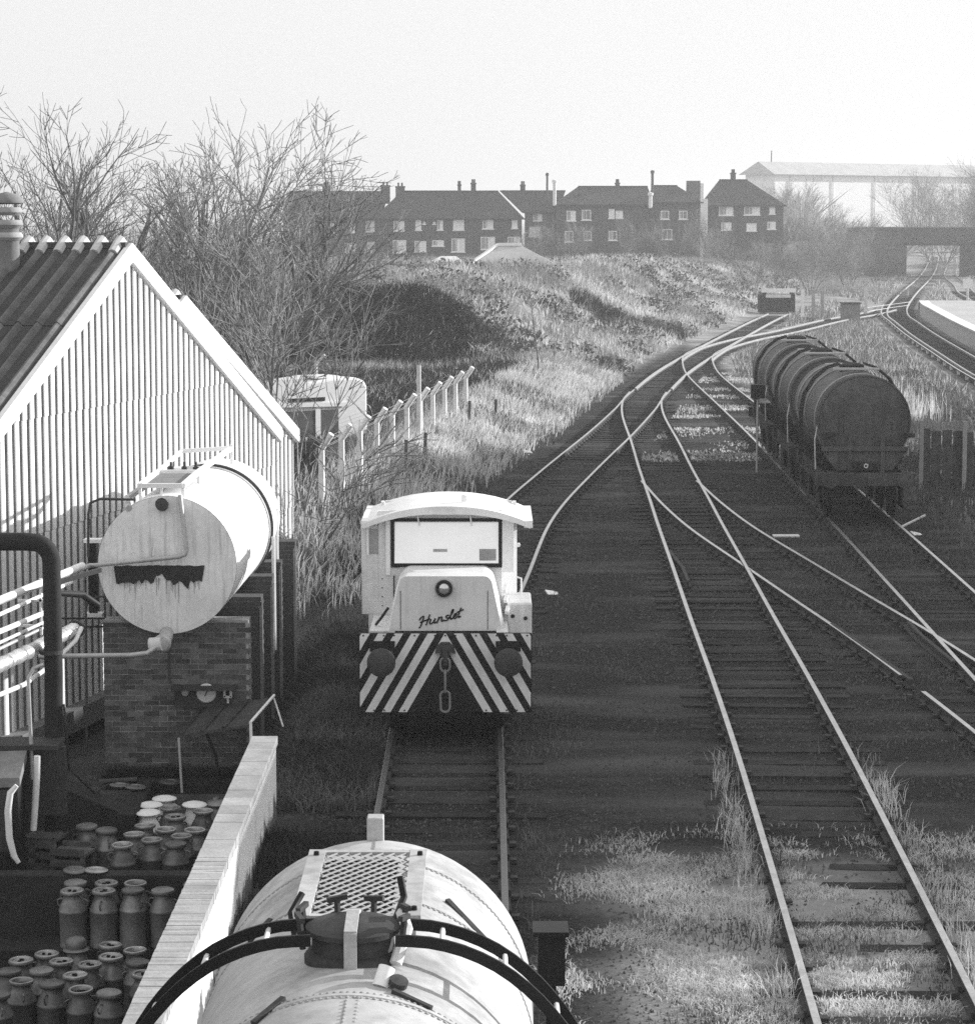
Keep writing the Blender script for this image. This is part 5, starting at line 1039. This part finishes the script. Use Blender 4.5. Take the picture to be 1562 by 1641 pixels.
tree('young_tree', 'young tree with drooping twigs at the shed corner by the tank', -3.6, 52.5, 3.6, 44, 2, .5, .035, 2, (1.4,1.7), .1, .0, (.1,0))
tree('sapling', 'slender dark sapling on the bright slope, left of the pair', 2.15, 104, 4.4, 51, 1, .03, .05, 1, (1.2,1), .03, .05)
tree('sapling', 'slender dark sapling on the bright slope, right of the pair', 2.75, 105, 4.0, 52, 1, .03, .045, 1, (1.2,1), .03, .05, (.05,0))
UG = 'twiggy undergrowth between the bare trees'
for i, (x, y, h, l) in enumerate(((-13.5,90,4.6,'twiggy bush just right of the ventilator'),(-11.2,99,5,'twiggy bush above the shed ridge near the peak'),(-9.2,93,4.6,'twiggy bush right of the shed peak'),(-7.6,100,4.8,'twiggy bush at the left end of the mound'),(-11.8,108,5.2,'twiggy bush on the mound crest behind the trees'),(-9,120,3.6,'twiggy bush before the left terrace'),(-5.6,125,2.4,'low twiggy bush on the mound crest below the terrace windows'))):
    tree('bare_bush', l, x, y, h, 300+i, 4, .55, .06, 2, (1.4,1.5), .08, .05, cat='bush', group=UG)
# hillside bushes and hedgerow trees towards the bridge
BS = []
rs = np.random.RandomState(77)
spots = [(25.5,285,3.2),(29.5,270,3.4),(33,262,3.6),(38.5,290,6.5),(39,272,5.5),(41.5,300,5.5),(44,285,5),(36,250,5),(31,240,4.6),(27,232,4.5),(23.5,222,4),(44.5,306,6.5),(47.5,311,6),(38,262,5),(64,308,13),(65,300,14),(66.5,318,14),(24,262,5.5),(9,280,4.5),(20,270,4.5),(4.6,278,4),(15.5,284,5),(46,345,7),(72,350,11),(74,340,10),(44,360,7),(43,350,7.5),(37,345,7),(66,372,13),(72,395,14)]
nm_ = ['behind the buffer stop','above the railway cutting','below the detached house','right of the detached house','on the bank','beside the bridge abutment','left of the bridge','against the hazy warehouse','in the middle of the cutting slope','on the lower slope','low on the slope','near the end of the siding','touching the bridge parapet','just left of the bridge deck','above the main line curve','right of the bridge opening','at the right picture edge by the bridge','right behind the bridge pier','above the second mound','in the garden of the central terrace','before the dark brick block','by the low outbuilding','in the garden of the dark brick block','beyond the bridge','beyond the bridge deck','over the bridge parapet to the right','in haze left of the bridge','in haze before the warehouse','in haze near the detached house','far right beyond the bridge','far right in the haze']
for i, (x, y, h) in enumerate(spots):
    tree('bare_bush' if h < 7 else 'hedgerow_tree', ('dense twiggy bush ' if h < 7 else 'hazy bare tree ') + nm_[i], x, y, h, 100+i, 5, .6, .09 if h > 7 else .06, 2, (2.1,2.6), .08, .04, cat='bush' if h < 7 else 'tree', group='scrub on the railway bank')

# ------------------------------------------------------------------ grass, weeds and scrub
def blades(name, x, y, h, wd, m, lean=.35, bend=None, zoff=0., wind=(0,0), zfun=None):
    n = len(x); z = (zfun or terr)(x, y) + zoff
    a = rng.uniform(0, 6.28, n); l = np.abs(rng.normal(0, lean, n))
    w0 = wd*rng.uniform(.6,1.3,n); hh = h*rng.uniform(.5,1.25,n)
    dx = np.cos(a)*l*hh + wind[0]*hh; dy = np.sin(a)*l*hh + wind[1]*hh
    b = rng.uniform(0, 6.28, n); ux, uy = np.cos(b)*w0/2, np.sin(b)*w0/2
    p0 = np.stack([x-ux, y-uy, z-.03], 1); p1 = np.stack([x+ux, y+uy, z-.03], 1)
    m0 = np.stack([x-ux*.7+dx*.35, y-uy*.7+dy*.35, z+hh*.6], 1); m1 = np.stack([x+ux*.7+dx*.35, y+uy*.7+dy*.35, z+hh*.6], 1)
    tp = np.stack([x+dx, y+dy, z+hh*.95], 1)
    if np.mean(y) > 100:
        o = raw_mesh(name, np.stack([p0,p1,tp], 1).reshape(-1,3), np.arange(n*3).reshape(-1,3), m); tag(o, kind='stuff'); return o
    V = np.stack([p0,p1,m1,m0,tp], 1).reshape(-1,3); k = np.arange(n)[:,None]*5
    F_ = np.concatenate([k+np.array([[0,1,2]]), k+np.array([[0,2,3]]), k+np.array([[3,2,4]])])
    o = raw_mesh(name, V, F_, m); tag(o, kind='stuff'); return o
def scatter(n, x0, x1, y0, y1, dens, ypow=1.):
    x = rng.uniform(x0, x1, n); y = y0 + (y1-y0)*rng.uniform(0, 1, n)**ypow
    k = rng.uniform(0, 1, n) < np.clip(dens(x, y), 0, 1); return x[k], y[k]
def offrail(x, y, P, half=.75, w_=.12):
    c = np.interp(y, [p[1] for p in P], [p[0] for p in P]); return np.abs(np.abs(x-c)-half) > w_
def tuft(x, y, s, lo, hi, sd): return ss((vnoise(x, y, s, sd)*.5+.5-lo)/(hi-lo))
# short dry turf in the sunlit foreground
near = lambda x, y: tuft(x, y, 2.1, .25, .8, 11)*ss((29.5-y)/2.5)*ss((x-.6-.5*vnoise(x,y,1.,3))/1.)*offrail(x,y,T2C)*(1-.9*(np.abs(x-np.interp(y,[p[1] for p in T2C],[p[0] for p in T2C])) < .62)*(np.mod(y-4+.16,.78) < .32))
x, y = scatter(210000, .4, 7.2, 18, 29.5, near); blades('dry_grass', x, y, .06, .013, M['grass'], 1.5)
x, y = scatter(40000, .4, 7.2, 18, 29, lambda x, y: .8*tuft(x, y, 1.2, .5, .8, 12)*offrail(x,y,T2C,.75,.1)); blades('dry_grass', x, y, .09, .013, M['grass_dark'], 1.1)
edge = lambda x, y: (np.exp(-((np.abs(x-np.interp(y,[p[1] for p in T2C],[p[0] for p in T2C]))-.98)/.14)**2))*tuft(x, y, 2.5, .3, .7, 14)
x, y = scatter(24000, 1.8, 6.3, 18, 33, edge); blades('long_grass', x, y, .24, .012, M['grass'], .7)
# sparse tufts over the shaded yard
x, y = scatter(90000, -.2, 10.5, 27, 75, lambda x, y: .5*tuft(x, y*.5, 1.3, .62, .95, 15)*offrail(x,y,T2C)*offrail(x,y,T1C)*offrail(x,y,T3C)); blades('tufts', x, y, .09, .02, M['grass_dark'], .7)
x, y = scatter(40000, 5, 14, 27, 60, lambda x, y: .6*tuft(x, y, .8, .5, .85, 16)*offrail(x,y,T3C)*offrail(x,y,T4C)); blades('tufts', x, y, .12, .02, M['grass_dark'], .8)
x, y = scatter(9000, -1.8, .8, 15, 36, lambda x, y: np.exp(-((np.abs(x+.57)-1.0)/.12)**2)*.5); blades('tufts', x, y, .12, .014, M['grass_dark'], .8)
# streaks of sunlit dry grass between the far sidings
x, y = scatter(90000, 4.5, 13, 74, 135, lambda x, y: .8*tuft(x*.6, y, .75, .45, .8, 17)*(.3+.7*tuft(x, y, 2., .3, .7, 37))*offrail(x,y,T3C,.75,.2)*offrail(x,y,T2C,.75,.2)*(np.abs(x-t1x(y)) > 1.5)*ss((x-t1x(y)+.5))); blades('dry_grass', x, y, .07, .05, M['grass'], .8)
# weeds by the piers, left of the locomotive
x, y = scatter(60000, -3.3, -1.5, 21, 52, lambda x, y: tuft(x, y, 1.1, .3, .8, 18)); blades('weeds', x, y, .26, .02, M['weed'], .6)
x, y = scatter(26000, -3.4, -1.4, 30, 46, lambda x, y: .4+.6*tuft(x, y, 1.6, .2, .7, 38)); blades('weeds', x, y, .22, .02, M['grass_dark'], .7)
x, y = scatter(5000, -5.4, -3.1, 34.65, 34.88, lambda x, y: x*0+1); blades('weeds', x, y, .3, .02, M['weed'], .5)
# tall dry grass on the bank
def bankd(x, y): d = t1x(y)-2.0-x; return ss((d+.3)/.9)
x, y = scatter(225000, -9, 7.5, 45, 112, lambda x, y: bankd(x,y)*(.35+.65*tuft(x, y, .9, .25, .8, 19))*ss((x-(-7.5-.0*y))/2.), .8)
kb = rng.uniform(0,1,len(x)) < behind(x, y)*.93; blades('rank_weeds', x[kb], y[kb], .42, .034, M['weed'], .5); x, y = x[~kb], y[~kb]
k = rng.uniform(0,1,len(x)) < .3 + .5*tuft(x, y, .35, .3, .8, 20)
blades('tall_grass', x[k], y[k], .5, .04, M['grass'], .45, wind=(.15,-.1)); blades('tall_grass', x[~k], y[~k], .38, .04, M['grass_dark'], .5)
# rough grass and scrub over the mound and the slopes behind
def hilld(x, y): return ss((t1x(y)-2.2-x)/1.2)*(.25+.75*tuft(x, y, .5, .2, .8, 21))
x, y = scatter(330000, -22, 46, 108, 300, lambda x, y: hilld(x,y)*(np.abs(x) < .2*y+6), 1.6)
k = rng.uniform(0,1,len(x)) < .25 + .65*tuft(x, y, .22, .3, .75, 22)*ss((x+9)/9)
blades('rough_grass', x[k], y[k], .5, .1, M['grass'], .7); blades('rough_grass', x[~k], y[~k], .62, .09, M['scrub'], .6)
x, y = scatter(50000, -12, 1, 110.5, 117, lambda x, y: .9*tuft(x, y, .8, .2, .7, 23)); blades('bramble', x, y, .5, .05, M['weed'], .7, wind=(.1,-.5))
x, y = scatter(50000, -18, 20, 116, 180, lambda x, y: tuft(x, y, .35, .55, .8, 24)*hilld(x,y)); blades('bramble', x, y, .9, .09, M['scrub'], .6)
x, y = scatter(9000, 5, 15, 147.5, 152.5, lambda x, y: .9*tuft(x, y, .8, .2, .7, 29)*(x < 11.8)); blades('bramble', x, y, .5, .08, M['weed'], .7, wind=(.1,-.5))
# weedy strip between the sidings and the main line
x, y = scatter(150000, 10.3, 27, 52, 185, lambda x, y: ss((x-np.interp(y,[p[1] for p in T3C],[p[0] for p in T3C])-1.3)/1.)*ss((np.interp(y,[p[1] for p in MAC],[p[0] for p in MAC])-1.9-x)/1.)*np.where(y > 120, (np.abs(x-t1x(y)) > 1.6)*(np.abs(x-np.interp(y, [p[1] for p in T5C], [p[0] for p in T5C])) > 1.7)*(x > t1x(y)), 1)*(.3+.7*tuft(x, y, .6, .25, .8, 25)))
k = rng.uniform(0,1,len(x)) < .22*ss((y-85)/30); blades('rough_grass', x[k], y[k], .42, .05, M['grass'], .6); blades('rough_grass', x[~k], y[~k], .4, .05, M['grass_dark'], .6)
x, y = scatter(60000, 22, 75, 185, 318, lambda x, y: (np.abs(x-np.interp(y, [p[1] for p in MAC], [p[0] for p in MAC])) > 1.9)*(np.abs(x-np.interp(y, [p[1] for p in MBC], [p[0] for p in MBC])) > 1.9)*(np.abs(x-np.interp(y, [p[1] for p in T5C], [p[0] for p in T5C])) > 1.6)*(x > t1x(y)+1)*tuft(x, y, .5, .1, .6, 41)*((y > 212) | (x < np.interp(y, [p[1] for p in MAC], [p[0] for p in MAC]))), 1.4); k = rng.uniform(0,1,len(x)) < .4
blades('rough_grass', x[k], y[k], .4, .1, M['grass'], .6); blades('rough_grass', x[~k], y[~k], .5, .1, M['grass_dark'], .6)
x, y = scatter(1600, 12.5, 16.5, 88, 106, lambda x, y: tuft(x, y, .8, .5, .7, 26)); blades('reeds', x, y, 1.2, .04, M['grass'], .25)
# tall weeds round the garden edges in front of the houses
x, y = scatter(50000, -26, 40, 235, 297, lambda x, y: tuft(x, y, .25, .4, .8, 27)); blades('garden_scrub', x, y, 1.0, .12, M['scrub'], .5)
x, y = scatter(60000, -20, 110, 330, 480, lambda x, y: ss((x-12)/20)*tuft(x, y, .12, .2, .7, 28)*(np.abs(x-np.interp(y, [p[1] for p in MAC], [p[0] for p in MAC])-1.7) > 7)); blades('far_wood', x, y, 5.5, .5, M['scrub'], .6)
# brambles: low domes of small leaves over the mound, the slope and the garden ends
def clumps(name, x, y, r, n, leaf, m, flat=.6):
    k = len(x); X_ = np.repeat(x, n); Y_ = np.repeat(y, n); R_ = np.repeat(r*rng.uniform(.5,1.3,k), n); N_ = k*n
    d = rng.normal(0, 1, (N_,3)); d[:,2] = np.abs(d[:,2]); d /= np.linalg.norm(d, axis=1, keepdims=True); d *= (R_*rng.uniform(.55,1.05,N_))[:,None]; d[:,2] *= flat
    c = np.stack([X_, Y_, terr(X_, Y_)-.05], 1) + d
    u = rng.normal(0,1,(N_,3)); u /= np.linalg.norm(u,axis=1,keepdims=True); v_ = np.cross(u, rng.normal(0,1,(N_,3))); v_ /= np.linalg.norm(v_,axis=1,keepdims=True)
    sz = (leaf*rng.uniform(.6,1.4,N_))[:,None]; V = np.stack([c-u*sz, c+v_*sz*.5, c+u*sz, c-v_*sz*.5], 1).reshape(-1,3)
    tag(raw_mesh(name, V, np.arange(N_*4).reshape(-1,4), m), kind='stuff')
x, y = scatter(16000, -20, 40, 112, 290, lambda x, y: .75*hilld(x,y)*tuft(x, y, .28, .38, .62, 30)*(np.abs(x) < .2*y+4), 1.5); clumps('bramble_patch', x, y, .85, 34, .12, M['leaf'], .75)
x, y = scatter(5000, -20, 40, 112, 290, lambda x, y: .5*hilld(x,y)*tuft(x, y, .4, .5, .8, 31)*(np.abs(x) < .2*y+4), 1.5); clumps('dead_bracken', x, y, .6, 30, .1, M['leaf_pale'])
x, y = scatter(2600, -12, 1.5, 109.5, 116, lambda x, y: .5+.5*tuft(x, y, .8, .3, .7, 32)); clumps('bramble_patch', x, y, .45, 34, .07, M['leaf'])
x, y = scatter(1500, -12, 1.5, 110.5, 115.5, lambda x, y: .6+0*x); clumps('dead_bracken', x, y, .3, 14, .05, M['leaf_pale'], 1.)
x, y = scatter(3600, -7, 7.5, 58, 114, lambda x, y: .8*bankd(x,y)*tuft(x, y, .5, .45, .8, 33)); clumps('bramble_patch', x, y, .4, 40, .05, M['leaf'])
x, y = scatter(420, -26, 36, 284, 298, lambda x, y: tuft(x, y, .3, .2, .7, 34)); clumps('garden_hedge', x, y, 1.1, 60, .2, M['leaf'], 1.1)
x, y = scatter(2600, 11, 27, 60, 150, lambda x, y: .8*ss((np.interp(y,[p[1] for p in MAC],[p[0] for p in MAC])-2.5-x)/1.)*ss((x-np.interp(y,[p[1] for p in T3C],[p[0] for p in T3C])-2.)/1.)*tuft(x, y, .5, .4, .8, 35)*(y < 118)); clumps('bramble_patch', x, y, .55, 40, .07, M['leaf'])
# loose stones and clinker on the yard
x, y = scatter(110000, -2.4, 10.5, 16, 75, lambda x, y: (.25+.75*tuft(x, y, 1.4, .3, .8, 36))*offrail(x,y,T1C,.75,.08)*offrail(x,y,T2C,.75,.08)*offrail(x,y,T3C,.75,.08), 1.3)
k = len(x); z = terr(x, y); r_ = rng.uniform(.008,.024,k)*(1+.012*(y-16)); a = rng.uniform(0,6.28,k); P_ = []
for j in range(3): P_.append(np.stack([x+r_*np.cos(a+j*2.1)*rng.uniform(.7,1.4,k), y+r_*np.sin(a+j*2.1)*rng.uniform(.7,1.4,k), z-.004], 1))
P_.append(np.stack([x+rng.uniform(-.4,.4,k)*r_, y+rng.uniform(-.4,.4,k)*r_, z+r_*rng.uniform(.7,1.3,k)], 1))
b_i = np.arange(k)[:,None]*4
tag(raw_mesh('loose_stones', np.stack(P_, 1).reshape(-1,3), np.concatenate([b_i+np.array([[0,1,3]]), b_i+np.array([[1,2,3]]), b_i+np.array([[2,0,3]])]), M['gravel']), kind='stuff')
# litter
for i, (x, y, l) in enumerate(((1.2,74.5,'pale scrap of card in the long grass by the curved siding'), (1.25,48,'small white scrap on the cinders between sidings'), (9.9,57.2,'white lump beside the right-hand siding'))):
    o = tag(MB().box(-.13,.1,-.1,.09,0,.03).box(-.05,.12,-.12,.03,.03,.05).build('litter', M['white'], None, False, .02), l, 'litter'); o.location = (x, y, float(terr(x,y))+(.3 if i == 0 else 0)); o.rotation_euler = (.4,.2,.5)
# ------------------------------------------------------------------ air
hz = MB().box(-1100,1100,-60,2700,-6,42).build('haze', [], None); hz.data.materials.clear()
hm = bpy.data.materials.new('haze'); hm.use_nodes = True; n = hm.node_tree; n.nodes.remove(n.nodes['Principled BSDF'])
pv = n.nodes.new('ShaderNodeVolumePrincipled'); pv.inputs['Color'].default_value = (.95,.95,.95,1); pv.inputs['Density'].default_value = .00072; pv.inputs['Anisotropy'].default_value = .5
n.links.new(pv.outputs[0], n.nodes['Material Output'].inputs['Volume']); hz.data.materials.append(hm); tag(hz, kind='stuff')
print('TRIS', sum(len(m_.loops) - 2*len(m_.polygons) for m_ in bpy.data.meshes))
